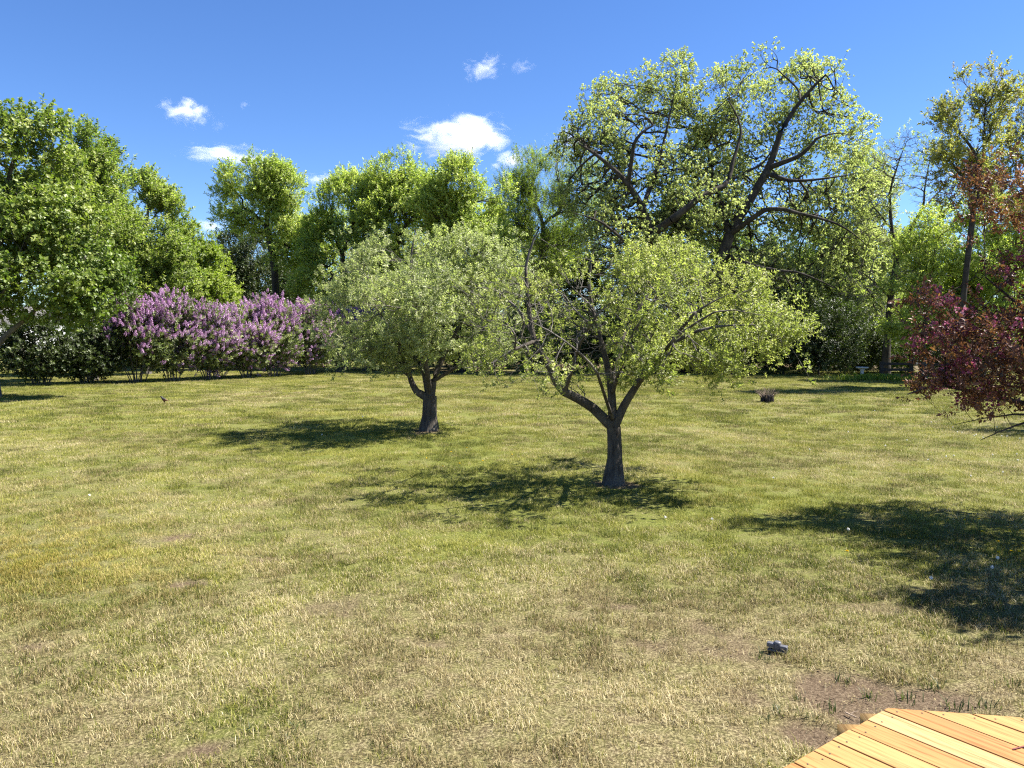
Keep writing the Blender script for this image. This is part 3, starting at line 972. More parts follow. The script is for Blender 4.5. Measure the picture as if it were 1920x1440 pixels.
# --- giant oak
Do = 46.0
bo = W(1298, 700, Do); bo[2] = 0
qo = lambda px, py, dy=0.0: W(px, py, Do + dy)
qf = lambda px, py, dy=0.0: W(px + 5 * math.sin(py * .09 + px * .03), py, Do + dy - 1.6 * min(1, max(0, (600 - py) / 150)))
OL = [(1065, 225, 34, 38), (1130, 195, 44, 42), (1075, 275, 40, 25), (1195, 170, 40, 44), (1265, 150, 42, 40), (1330, 185, 42, 40), (1375, 155, 34, 40), (1445, 130, 40, 36), (1500, 150, 36, 36), (1550, 160, 30, 48),
      (1560, 230, 42, 50), (1595, 265, 26, 40), (1500, 225, 60, 50), (1410, 220, 55, 50), (1290, 240, 60, 50), (1190, 240, 60, 45), (1130, 300, 60, 45), (1210, 320, 70, 45), (1110, 370, 70, 50), (1330, 300, 70, 50),
      (1440, 300, 70, 50), (1540, 310, 60, 50), (1200, 390, 80, 45), (1310, 390, 80, 50), (1430, 400, 80, 55), (1540, 400, 70, 50), (1600, 370, 40, 45), (1500, 480, 90, 50), (1390, 490, 80, 40), (1580, 500, 60, 55), (1160, 440, 80, 50), (1580, 440, 50, 40), (1300, 460, 80, 55), (1320, 540, 100, 50), (1240, 520, 80, 60), (1420, 560, 100, 50), (1290, 330, 60, 50), (1350, 240, 50, 40), (1320, 210, 60, 50), (1245, 200, 50, 50), (1340, 350, 70, 60), (1150, 240, 60, 40)]
tree('oak_tree', 'giant oak towering over the back of the lawn with black twisting limbs', 'tree', bo,
     [bo, qo(1297, 665), qo(1296, 620)],
     [lobe(a, b, Do, c, d, 2.2 if b < 260 else 3.0, random.uniform(-1.0, 3.8)) for a, b, c, d in OL],
     3600, 112000, 0.15, M['lf_oak'], M['bark_dark'], 0.55, 0.024, gnarl=0.26, hole=0.36, hscale=0.75, spread=0.24, narrow=.62, flare=1.4, shell=.45, style='tuft', dens=1.25,
     limbs=[([qf(1290, 622), qf(1245, 520), qf(1218, 440), qf(1200, 390), qf(1180, 345), qf(1135, 300), qf(1085, 270)], 0.36),
            ([qf(1300, 622), qf(1345, 520), qf(1372, 440, .5), qf(1400, 380, .5), qf(1437, 315, .5), qf(1465, 250, .5), qf(1504, 190, .5), qf(1545, 140, .4)], 0.40),
            ([qf(1218, 440), qf(1262, 412, -1), qf(1310, 375, -1.2), qf(1355, 350, -1), qf(1376, 304, -.8), qf(1385, 250, -.5), qf(1362, 190, 0)], 0.25),
            ([qf(1218, 440), qf(1275, 400, 1), qf(1330, 360, 1.5), qf(1420, 310, 1.8), qf(1460, 260, 2)], 0.2),
            ([qf(1200, 390), qf(1230, 330, 1), qf(1250, 250, 1.5), qf(1262, 160, 1.5)], 0.16),
            ([qf(1180, 345), qf(1190, 270, -1), qf(1220, 235, -1), qf(1170, 215, -1)], 0.14),
            ([qf(1437, 315, .5), qf(1490, 295, -.5), qf(1530, 260, -1), qf(1580, 250, -1)], 0.17),
            ([qf(1437, 325, .5), qf(1480, 338, -.5), qf(1540, 335, -1), qf(1600, 325, -1)], 0.14),
            ([qf(1372, 440, .5), qf(1430, 395, -1), qf(1500, 400, -1.5), qf(1570, 420, -2), qf(1620, 460, -2)], 0.17),
            ([qf(1360, 480, .5), qf(1420, 500, -1.5), qf(1490, 510, -2.5), qf(1560, 540, -3)], 0.15),
            ([qf(1245, 520), qf(1190, 470, -1.5), qf(1130, 420, -2), qf(1080, 400, -2)], 0.16),
            ([qf(1372, 440, .5), qf(1340, 350, 3), qf(1320, 270, 4), qf(1310, 200, 4)], 0.2)], thr=0.06)

bgtree('oak_tree', 'pale green tree tucked against the right flank of the giant oak', 1605, 50, 560,
       [(1622, 320, 32, 36), (1640, 370, 36, 50), (1600, 440, 40, 60), (1630, 480, 60, 70), (1570, 570, 70, 60), (1640, 580, 60, 50)], 520, 19000, 0.18, 'lf_oak', 'bark_dark', .2, hole=.44, group=BG, gnarl=.14, spread=.3)

# --- bare tree
Db = 41.5
bb = W(1660, 700, Db); bb[2] = 0
qb = lambda px, py, dy=0.0: W(px, py, Db + dy)
tree('bare_tree', 'nearly leafless tree with upright forked limbs beside the bird bath', 'tree', bb,
     [bb, qb(1663, 640), qb(1670, 560), qb(1681, 490)],
     [lobe(1690, 300, Db, 55, 60, 1.6), lobe(1650, 340, Db, 40, 60, 1.4), lobe(1750, 330, Db, 55, 70, 1.6), lobe(1780, 400, Db, 45, 50, 1.4), lobe(1720, 270, Db, 40, 30, 1), lobe(1640, 440, Db, 50, 50, 1.6), lobe(1740, 450, Db, 50, 50, 1.4), lobe(1610, 540, Db, 50, 40, 1.4), lobe(1720, 520, Db, 50, 40, 1.4)],
     2600, 2200, 0.14, M['lf_lime'], M['bark_dark'], 0.2, 0.006, gnarl=.08, hole=.2, spread=.22, branch_mat=M['bark_grey'], bare=.55,
     limbs=[([qb(1681, 490), qb(1672, 430), qb(1668, 370), qb(1680, 320), qb(1700, 265)], 0.12),
            ([qb(1681, 490), qb(1702, 440), qb(1728, 395), qb(1733, 360), qb(1745, 290)], 0.13),
            ([qb(1728, 395), qb(1760, 360, .4), qb(1795, 330, .6)], 0.07), ([qb(1672, 430), qb(1640, 390, -.3), qb(1622, 350, -.5)], 0.06),
            ([qb(1670, 560), qb(1630, 520, -.4), qb(1590, 500, -.6)], 0.06), ([qb(1672, 530), qb(1715, 500, .4), qb(1760, 480, .6)], 0.05)], thr=.04)

# --- tall pair at the right
RT = 'tall open-crowned trees at the right'
bgtree('birch_tree', 'tall slender tree with sparse tan-tipped leaves rising above the crabapple', 1803, 31, 480,
       [(1838, 150, 40, 44), (1800, 215, 44, 40), (1870, 200, 40, 44), (1830, 270, 60, 50), (1790, 300, 50, 40), (1875, 300, 50, 50), (1830, 350, 60, 50), (1770, 215, 14, 20)], 620, 8200, 0.14, 'lf_tan', 'bark_dark', .13, hole=.46, r_tip=.006, lean=12, spread=.2, group=RT, hscale=1.1, shell=.4)
bgtree('birch_tree', 'tall sparse tree cut off by the right edge of the picture', 1955, 33, 470,
       [(1925, 160, 22, 50), (1935, 230, 50, 60), (1990, 200, 50, 80), (1900, 300, 40, 50), (1950, 340, 70, 60)], 420, 6500, 0.14, 'lf_tan', 'bark_dark', .13, hole=.46, r_tip=.006, spread=.2, group=RT, hscale=1.1)
SM = 'small bright trees behind the crabapple'
bgtree('maple_sapling', 'small bright green tree right of the nearly leafless tree', 1735, 38, 600,
       [(1735, 480, 60, 45), (1700, 540, 55, 45), (1765, 540, 60, 50), (1740, 600, 80, 45), (1760, 430, 50, 40)], 460, 12500, 0.16, 'lf_lime', r=.1, hole=.46, group=SM, spread=.26)
bgtree('maple_sapling', 'small bright green tree behind the upper crabapple blossoms', 1880, 37, 600,
       [(1870, 400, 60, 50), (1900, 470, 60, 60), (1840, 510, 60, 55), (1890, 560, 90, 60), (1930, 380, 50, 60)], 480, 14000, 0.16, 'lf_lime', r=.11, hole=.45, group=SM, spread=.26)

# --- farther row closing the gaps
FR = 'trees in the farther row'
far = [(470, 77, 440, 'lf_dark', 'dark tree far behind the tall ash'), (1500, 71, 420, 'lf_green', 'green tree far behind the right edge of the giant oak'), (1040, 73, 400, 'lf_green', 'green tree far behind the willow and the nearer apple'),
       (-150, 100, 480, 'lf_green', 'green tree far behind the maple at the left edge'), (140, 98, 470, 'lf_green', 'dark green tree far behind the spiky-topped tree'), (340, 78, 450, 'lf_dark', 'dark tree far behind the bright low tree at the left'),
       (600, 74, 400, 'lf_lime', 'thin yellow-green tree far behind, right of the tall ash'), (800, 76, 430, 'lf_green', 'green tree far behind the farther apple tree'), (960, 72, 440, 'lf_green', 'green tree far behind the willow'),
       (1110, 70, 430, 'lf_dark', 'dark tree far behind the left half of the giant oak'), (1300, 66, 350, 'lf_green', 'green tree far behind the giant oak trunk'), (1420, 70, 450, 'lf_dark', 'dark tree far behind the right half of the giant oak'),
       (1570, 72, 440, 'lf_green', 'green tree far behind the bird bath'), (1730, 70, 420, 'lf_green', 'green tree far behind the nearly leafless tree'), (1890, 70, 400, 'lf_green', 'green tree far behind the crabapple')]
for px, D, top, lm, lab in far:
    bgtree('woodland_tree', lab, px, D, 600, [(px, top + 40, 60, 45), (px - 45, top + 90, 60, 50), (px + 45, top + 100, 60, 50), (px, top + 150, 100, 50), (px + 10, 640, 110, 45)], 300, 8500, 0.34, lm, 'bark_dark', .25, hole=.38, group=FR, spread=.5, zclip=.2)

# --- undergrowth shrubs at the wood edge
US = 'shrubs along the edge of the wood'
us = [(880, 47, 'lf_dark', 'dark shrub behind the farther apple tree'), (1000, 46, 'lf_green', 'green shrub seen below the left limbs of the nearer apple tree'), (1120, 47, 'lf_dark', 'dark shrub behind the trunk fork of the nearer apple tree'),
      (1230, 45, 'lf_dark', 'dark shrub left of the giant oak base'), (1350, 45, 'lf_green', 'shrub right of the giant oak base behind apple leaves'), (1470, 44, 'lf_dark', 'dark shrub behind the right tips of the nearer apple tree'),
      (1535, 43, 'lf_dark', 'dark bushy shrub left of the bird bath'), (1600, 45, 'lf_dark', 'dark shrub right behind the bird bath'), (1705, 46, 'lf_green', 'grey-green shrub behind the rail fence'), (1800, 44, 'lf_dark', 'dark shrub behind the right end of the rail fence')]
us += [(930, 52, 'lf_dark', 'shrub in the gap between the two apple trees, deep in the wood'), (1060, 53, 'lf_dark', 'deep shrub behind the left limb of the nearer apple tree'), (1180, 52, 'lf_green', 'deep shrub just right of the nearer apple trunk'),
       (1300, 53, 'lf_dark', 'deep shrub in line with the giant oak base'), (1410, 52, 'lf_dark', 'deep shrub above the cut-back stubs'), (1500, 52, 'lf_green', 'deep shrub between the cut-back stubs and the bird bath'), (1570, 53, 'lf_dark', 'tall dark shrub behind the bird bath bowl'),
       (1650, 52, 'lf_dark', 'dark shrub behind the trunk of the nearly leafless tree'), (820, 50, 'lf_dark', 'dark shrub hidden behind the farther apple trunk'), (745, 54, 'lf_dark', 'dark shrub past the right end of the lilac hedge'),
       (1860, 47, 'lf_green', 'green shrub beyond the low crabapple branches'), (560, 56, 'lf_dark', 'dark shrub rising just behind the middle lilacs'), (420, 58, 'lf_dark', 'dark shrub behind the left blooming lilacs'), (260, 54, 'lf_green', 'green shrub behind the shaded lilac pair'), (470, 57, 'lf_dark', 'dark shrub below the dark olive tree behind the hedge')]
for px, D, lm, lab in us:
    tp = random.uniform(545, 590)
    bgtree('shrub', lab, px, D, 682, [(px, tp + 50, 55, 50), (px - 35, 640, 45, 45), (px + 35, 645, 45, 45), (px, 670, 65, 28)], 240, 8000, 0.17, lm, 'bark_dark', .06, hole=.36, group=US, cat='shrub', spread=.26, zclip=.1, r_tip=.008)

def blossom_cluster(m, n, r, size):
    d = norm(rng.normal(size=(n, 3)))
    v, f, t = leaf_cards(np.repeat(d * r, 4, 0), np.full(n * 4, size), np.zeros(3), .2, .9, np.repeat(d, 4, 0) * 1.2, rng.normal(size=n * 4) * .15, 0)
    return bpy.data.objects.new('cluster', np_mesh('cluster', v, [f], m, False, {'tone': t}))

def panicle(m, n=80):
    h = rng.random(n) ** .8
    a = rng.random(n) * 6.28
    r = .055 * (1.05 - .85 * h)
    d = np.stack([np.cos(a), np.sin(a), .4 + 0 * a], 1)
    C = np.stack([np.cos(a) * r, np.sin(a) * r, h * .24], 1)
    v, f, t = leaf_cards(C, np.full(n, .034), np.zeros(3), .2, .95, norm(d) * 1.0, rng.normal(size=n) * .16, 0)
    return bpy.data.objects.new('panicle', np_mesh('panicle', v, [f], m, False, {'tone': t}))
PANICLE = panicle(M['bl_lilac'])

# ------------------------------------------------------------------ crabapple
bc = np.array([7.2, 9.0, 0.0])
def crab_extra(root, base, tips):
    sel = tips[(vnoise3(tips * 1.3 + 3) > 0.6)]
    n = 420
    i = rng.integers(0, len(sel), n)
    P = sel[i] + rng.normal(size=(n, 3)) * .09
    scatter('blossom', P - base, rng.random((n, 3)) * 6.28, .8 + .5 * rng.random(n), [blossom_cluster(M['bl_crab'], 7, .05, .034)], None, {'itone': rng.random(n) * .7 + .1}, root)
def E(x, y, z, a, b_, c): return (np.array([x, y, z], float), np.array([a, b_, c], float))
tree('crabapple_tree', 'crabapple with purple-red leaves and pink blossoms leaning in from the right edge', 'tree', bc,
     [bc, bc + [0, 0, .5], bc + [-.05, .05, 1.0]],
     [E(5.75, 9.1, 1.95, .75, 1.0, .6), E(5.15, 9.2, 2.35, .38, .6, .32), E(5.0, 9.2, 2.62, .22, .4, .15), E(5.5, 9.2, 1.55, .5, .8, .25), E(6.6, 8.9, 2.0, 1.0, 1.4, .75), E(6.05, 9.2, 3.55, .5, .7, .5), E(5.55, 9.2, 3.45, .25, .4, .15), E(5.6, 9.3, 4.0, .2, .35, .22), E(6.0, 9.2, 2.95, .35, .6, .2),
      E(7.2, 9.0, 3.5, 1.1, 1.3, .9), E(8.0, 8.4, 2.8, 1.5, 1.6, 1.1), E(7.4, 6.8, 2.9, 1.4, 1.4, 1.0), E(6.6, 7.6, 2.6, 1.0, 1.0, .8), E(6.35, 7.0, 3.2, .75, 1.0, .55), E(6.2, 6.3, 3.0, .7, .7, .45)],
     1600, 30000, 0.075, M['lf_crab'], M['bark_red'], 0.11, 0.0032, gnarl=.14, hole=.34, hscale=1.5, spread=.11, extra=crab_extra, flare=1.4,
     limbs=[([bc + [0, 0, .95], [6.6, 9.1, 1.25], [5.9, 9.2, 1.45], [5.2, 9.2, 1.6], [4.75, 9.2, 1.5]], 0.05), ([bc + [0, 0, .95], [6.9, 9.2, 1.7], [6.3, 9.3, 2.4], [5.7, 9.3, 2.9]], 0.055),
            ([bc + [0, 0, 1.], [7.2, 9.1, 2.0], [7.0, 9.1, 3.0], [6.8, 9.1, 3.9]], 0.07), ([bc + [0, 0, .9], [7.0, 8.5, 1.4], [6.5, 7.9, 1.9], [6.2, 7.4, 2.2]], 0.05),
            ([bc + [0, 0, 1.], [7.7, 8.7, 1.8], [8.2, 8.3, 2.6]], 0.06), ([bc + [0, 0, .9], [6.9, 9.6, 1.6], [6.4, 10.3, 2.2]], 0.05),
            ([[6.6, 9.1, 1.25], [6.0, 8.9, 1.2], [5.4, 8.8, 1.0]], 0.025), ([[6.6, 9.1, 1.25], [6.1, 9.3, 1.25], [5.5, 9.5, 1.1]], 0.022)], thr=.022)
# a second tree of the same row, just outside the right edge: its shade lies on the lawn
bgtree('crabapple_tree', 'crabapple outside the right edge whose shade falls on the lawn', 2150, 18.5, 620,
       [(2120, 520, 110, 90), (2180, 480, 100, 90), (2080, 570, 70, 60)], 200, 6000, 0.09, 'lf_crab', 'bark_red', .1, spread=.14, r_tip=.006)

# ------------------------------------------------------------------ lilac hedge
LX = [(75, 722), (165, 719), (258, 717), (325, 715), (395, 712), (460, 709), (515, 706), (580, 702), (635, 698), (686, 695), (737, 692)]
LLAB = ['dark flowerless lilac at the left end of the hedge under the maple', 'dark lilac without flowers, second from the left end of the hedge', 'lilac with dense mauve flowers beside the dark shaded pair',
        'lilac with the tallest mauve flower heads, second of the blooming bushes', 'third blooming lilac with flowers down its right side', 'fourth blooming lilac with a low grey-green skirt', 'fifth blooming lilac in the middle of the hedge, flowers to the ground',
        'sixth blooming lilac with a bluish mauve top', 'lilac half hidden by the left leaves of the farther apple tree', 'mostly green lilac behind the farther apple tree leaves', 'last lilac of the hedge left of the farther apple tree trunk']
def lilac(i, px, py):
    b = G(px, py); D = b[1]
    k = D / 1440
    ht = [2.9, 2.7, 3.85, 4.05, 3.7, 3.8, 4.1, 4.0, 3.75, 3.7, 3.6][i]
    wd = 1.35 if i else 1.6
    root = empty('lilac_bush', b, 0)
    tag(root, LLAB[i], 'shrub', 'lilacs in the hedge')
    lobes = [E(b[0], b[1], ht * .56, wd * 1.08, 1.2, ht * .42), E(b[0] + random.uniform(-.4, .4), b[1], ht * .78, wd * .8, .9, ht * .22), E(b[0] - .45, b[1], ht * .42, wd * .62, .9, ht * .25), E(b[0] + .5, b[1], ht * .44, wd * .65, .9, ht * .25)]
    tips = sample_lobes(lobes, 420, .40, 1.0, .5)
    tips = tips[tips[:, 2] > .35]
    sk = Skeleton()
    ns = 15
    a = rng.random(ns) * 2 * np.pi
    feet = b + np.stack([np.cos(a) * .33 * rng.random(ns) ** .5, np.sin(a) * .3 * rng.random(ns) ** .5, np.full(ns, -.05)], 1)
    who = (((tips[:, None, :2] - feet[None, :, :2] - (feet[None, :, :2] - b[None, None, :2]) * 2.0) ** 2).sum(2)).argmin(1)
    for j in range(ns):
        sub = tips[who == j]
        if len(sub):
            bundle(sk, feet[j], norm(np.array([0, 0, 1.0]) + .3 * rng.normal(size=3) * np.array([1, 1, .1])), sub, lambda n: 0.008 * n ** .32, .07, .03)
    big, small = sk.split(0.0)
    v, f = tubes(*big, b)
    obj('stems', np_mesh('stems', v, f, M['bark_grey'], True), root)
    leafy('foliage', tips, 1500, .10, M['lf_dark'] if i < 2 else M['lf_lilac'], M['bark_grey'], b, .16, b + np.array([0, 0, ht * .4]), root, .7, .3, nl=10, length=2.6)  # first two bushes: the maple's shade is put into a darker leaf colour
    if i >= 2:
        rel = (tips[:, 2] / ht)
        outw = np.linalg.norm((tips - np.array([b[0], b[1], ht * .6])) / np.array([wd, 1.1, ht * .4]), axis=1)
        p = np.clip(sstep(.38, .78, rel) * 1.3 + .16, 0, 1) * sstep(.5, .85, outw) * (.45 + .9 * (vnoise3(tips * .9 + 20) > .42)) * (1.0 if i < 8 else .55)
        sel = tips[rng.random(len(tips)) < p]
        P = np.concatenate([sel + rng.normal(size=sel.shape) * .16 for _ in range(5)])
        n = len(P)
        D = norm(P - np.array([b[0], b[1], ht * .3])) + rng.normal(size=(n, 3)) * .3 + np.array([0, 0, .5])
        P = P + norm(D) * .12
        tone = np.clip(.25 + .5 * rng.random(n) + (.15 if i == 7 else 0) + (vnoise3(P * .7) - .5) * .4, 0, 1)
        scatter('blossom', P - b, axis_euler(D, rng.random(n) * 6.28), .75 + .6 * rng.random(n), [PANICLE], None, {'itone': tone}, root)
for i, (px, py) in enumerate(LX):
    lilac(i, px, py)
# ------------------------------------------------------------------ buildings seen through the trees
def box(cx, cy, cz, sx, sy, sz):
    v = np.array([[x, y, z] for z in (-.5, .5) for y in (-.5, .5) for x in (-.5, .5)]) * [sx, sy, sz] + [cx, cy, cz]
    f = np.array([[0, 2, 3, 1], [4, 5, 7, 6], [0, 1, 5, 4], [1, 3, 7, 5], [3, 2, 6, 7], [2, 0, 4, 6]])
    return v, f

def boxes_mesh(name, bs, m):
    V, F, o = [], [], 0
    for b in bs:
        v, f = box(*b)
        V.append(v); F.append(f + o); o += 8
    return np_mesh(name, np.concatenate(V), [np.concatenate(F)], m)

def bevel(o, w=0.005, seg=2):
    b = o.modifiers.new('bevel', 'BEVEL')
    b.width = w; b.segments = seg; b.limit_method = 'ANGLE'
    return o

def lathe(name, prof, m, seg=28):
    a = np.linspace(0, 2 * np.pi, seg, endpoint=False)
    V = np.concatenate([np.stack([r * np.cos(a), r * np.sin(a), np.full(seg, z)], 1) for r, z in prof])
    n = len(prof)
    i = np.arange(seg); j = (i + 1) % seg
    F = np.concatenate([np.stack([k * seg + i, k * seg + j, (k + 1) * seg + j, (k + 1) * seg + i], 1) for k in range(n - 1)])
    return np_mesh(name, V, [F], m, True)

M['white_siding'] = plain_mat('white_siding', (0.78, 0.79, 0.80), .6, .3, .04, 3)
M['grey_siding'] = plain_mat('grey_siding', (0.42, 0.45, 0.50), .6, .3, .08, 3)
M['roof'] = plain_mat('roof_shingle', (0.10, 0.095, 0.09), .9, .2, .3, 12)
M['pane'] = plain_mat('window_pane', (0.03, 0.035, 0.04), .08, .5, .1, 2)
M['trim'] = plain_mat('white_trim', (0.8, 0.8, 0.78), .5, .3, .04, 4)
M['concrete'] = plain_mat('pale_concrete', (0.48, 0.47, 0.44), .85, .2, .12, 14, .3)
M['dark_wood'] = plain_mat('weathered_dark_wood', (0.045, 0.038, 0.032), .85, .2, .35, 8, .5, (1, 1, 1))
M['stub'] = plain_mat('dark_stub_bark', (0.035, 0.028, 0.028), .9, .15, .5, 30, .6, (1, 1, .3))
M['grey_plastic'] = plain_mat('grey_plastic', (0.10, 0.10, 0.11), .38, .5, .15, 20, .1)

def building(name, label, cat, x0, x1, y0, depth, hw, wallm, windows, door=None):
    cx = (x0 + x1) / 2
    r = empty(name, (cx, y0, 0))
    tag(r, label, cat)
    w = x1 - x0
    obj('wall', boxes_mesh('wall', [(0, depth / 2, hw / 2 - .1, w, depth, hw + .2)], M[wallm]), r)
    # siding courses
    n = int(hw / .2)
    o = obj('siding', boxes_mesh('siding', [(0, -.012 - .004 * (k % 2), .1 + k * .2, w - .02, .022, .188) for k in range(n)], M[wallm]), r)
    o['kind'] = 'stuff'
    h = hw + depth * .22
    V = np.array([[-w / 2 - .4, -.5, hw - .12], [w / 2 + .4, -.5, hw - .12], [w / 2 + .4, depth / 2, h], [-w / 2 - .4, depth / 2, h], [-w / 2 - .4, depth + .5, hw - .12], [w / 2 + .4, depth + .5, hw - .12]])
    V = np.concatenate([V, V + [0, 0, .18]])
    F = np.array([[6, 7, 8, 9], [9, 8, 11, 10], [0, 3, 2, 1], [3, 4, 5, 2], [0, 1, 7, 6], [4, 10, 11, 5], [0, 6, 9, 3], [3, 9, 10, 4], [1, 2, 8, 7], [2, 5, 11, 8]])
    obj('roof', np_mesh('roof', V, [F], M['roof']), r)
    for wx, wz, ww, wh in windows:
        wx -= cx
        fr = obj('window', boxes_mesh('window', [(wx, -.05, wz - wh / 2, ww + .16, .06, .09), (wx, -.05, wz + wh / 2, ww + .16, .06, .09), (wx - ww / 2, -.052, wz, .09, .06, wh), (wx + ww / 2, -.052, wz, .09, .06, wh), (wx, -.054, wz, .05, .05, wh)], M['trim']), r)
        obj('pane', boxes_mesh('pane', [(wx, -.032, wz, ww, .012, wh)], M['pane']), fr)
    if door:
        dx, dw, dh = door
        d = obj('door', boxes_mesh('door', [(dx - cx, -.05, dh / 2, dw, .05, dh)], M['trim']), r)
        obj('door_panel', boxes_mesh('door_panel', [(dx - cx, -.08, dh * (k + .5) / 4, dw * .96, .02, dh / 4 - .04) for k in range(4)], M['trim']), d)
a, b_ = W(1625, 690, 58), W(1810, 690, 58)
building('house', 'pale house glimpsed through the trees behind the rail fence', 'house', a[0], b_[0], 58, 8, 2.7, 'grey_siding', [(a[0] + 2.2, 1.5, 1.3, 1.1), (a[0] + 5.2, 1.5, 1.3, 1.1)], (a[0] + .9, 1.1, 2.1))
a, b_ = W(-190, 668, 84), W(52, 668, 84)
building('shed', 'long white building far beyond the lawn at the left edge under the maple', 'building', a[0], b_[0], 84, 9, 3.4, 'white_siding', [(a[0] + 2, 1.8, 1.2, 1.0)], (a[0] + 6.0, 3.0, 2.6))

# ------------------------------------------------------------------ rail fence
def fence():
    Yf = 38.8
    xs = [W(1652, 700, Yf)[0], W(1709, 700, Yf)[0], W(1727, 700, Yf)[0], W(1785, 700, Yf)[0], W(1845, 700, Yf)[0]]
    r = empty('rail_fence', (xs[0], Yf, 0))
    tag(r, 'low dark wooden rail fence behind the crabapple, right of the bird bath', 'fence')
    for x in xs:
        o = obj('post', boxes_mesh('post', [(0, 0, .42, .15, .15, .98)], M['dark_wood']), r)
        bevel(o, .015)
        o.location = (x - xs[0], random.uniform(-.02, .02), 0)
        o.rotation_euler = (random.uniform(-.03, .03), random.uniform(-.03, .03), 0)
    for i in (0, 2, 3):
        for z in (.22, .5, .78):
            L = xs[i + 1] - xs[i]
            o = obj('rail', boxes_mesh('rail', [(0, 0, 0, L + .1, .05, .13)], M['dark_wood']), r)
            bevel(o, .01)
            o.location = ((xs[i] + xs[i + 1]) / 2 - xs[0], -.1 + random.uniform(-.01, .01), z + random.uniform(-.02, .02))
            o.rotation_euler = (0, random.uniform(-.015, .015), 0)
fence()

# ------------------------------------------------------------------ bird bath
p = G(1616, 713)
bb_ = empty('bird_bath', p)
tag(bb_, 'small pale concrete bird bath standing among green leaves before the wood', 'bird bath')
obj('pedestal', lathe('pedestal', [(0, -.02), (.17, -.02), (.17, .04), (.13, .07), (.085, .13), (.075, .28), (.075, .42), (.09, .5), (.13, .55), (.0, .55)], M['concrete']), bb_)
obj('bowl', lathe('bowl', [(0, .553), (.12, .553), (.2, .575), (.28, .61), (.305, .65), (.30, .665), (.275, .66), (.24, .625), (.12, .60), (0, .595)], M['concrete']), bb_)

# daylily leaves around the bird bath
def straps(name, n, cen, rx, ry, L, wdt, m, sag=.6):
    x = cen[0] + rng.normal(size=n) * rx * .5; y = cen[1] + rng.normal(size=n) * ry * .5
    az = rng.random(n) * 2 * np.pi
    d = np.stack([np.cos(az), np.sin(az), 0 * az], 1); s = np.stack([-np.sin(az), np.cos(az), 0 * az], 1)
    l = L * (.6 + .6 * rng.random(n)); w = wdt * (.7 + .5 * rng.random(n))
    b = np.stack([x, y, hz(x, y) - .01], 1); up = np.array([0, 0, 1.])
    lean = .15 + .5 * rng.random(n)
    pts = []
    for t, ww in ((0, .8), (.4, 1), (.75, .75), (1, .05)):
        h = l * (t - sag * .45 * t ** 3); o = l * (lean * t ** 1.8)
        c = b + d * o[:, None] + up * h[:, None]
        pts += [c - s * (w * ww / 2)[:, None], c + s * (w * ww / 2)[:, None]]
    V = np.stack(pts, 1).reshape(-1, 3)
    i = np.arange(n)[:, None] * 8
    F = np.concatenate([i + np.array([[2 * k, 2 * k + 1, 2 * k + 3, 2 * k + 2]]) for k in range(3)])
    tone = np.tile(rng.random(n), 3)
    return V, F, tone
V, F, t = straps('x', 900, (p[0] + .4, p[1] - .25), 2.0, .45, .45, .03, None)
o = obj('daylily_leaves', np_mesh('daylily_leaves', V, [F], M['lf_willow'], False, {'tone': t}))
tag(o, kind='stuff')

# ------------------------------------------------------------------ cut-back shrub
p = G(1438, 755)
st = empty('cut_shrub', (p[0], p[1], gz(p[0], p[1])))
tag(st, 'dead shrub cut back to dark stubs with thin bare twigs on the open lawn', 'shrub')
for k in range(16):
    a = k * 2.4; r_ = .2 * math.sqrt((k + .5) / 16)
    h = .23 + random.uniform(-.03, .03)
    rad = random.uniform(.035, .055)
    me = lathe('stub', [(rad * 1.1, -.05), (rad, .08), (rad * .93, h - .02), (rad * .85, h), (0, h + .004)], M['stub'], 9)
    o = obj('stub', me, st)
    o.location = (r_ * math.cos(a), r_ * math.sin(a), 0)
    o.rotation_euler = (random.uniform(-.1, .1), random.uniform(-.1, .1), random.uniform(0, 3))
sk = Skeleton()
for k in range(90):
    a = random.uniform(0, 6.28); r_ = .2 * math.sqrt(random.random())
    b0 = np.array([r_ * math.cos(a), r_ * math.sin(a), .15])
    out = np.array([math.cos(a), math.sin(a), 0]) * (r_ / .2)
    tip = b0 + out * random.uniform(.05, .28) + np.array([random.uniform(-.06, .06), random.uniform(-.06, .06), random.uniform(.18, .36)])
    sk.add(b0, norm(np.array([0, 0, 1.]) + out * .4), tip, .007, .003)
big, _ = sk.split(0)
v, f = tubes(*big, np.zeros(3))
o = obj('twigs', np_mesh('twigs', v, f, M['twig'], True), st)
o['kind'] = 'stuff'

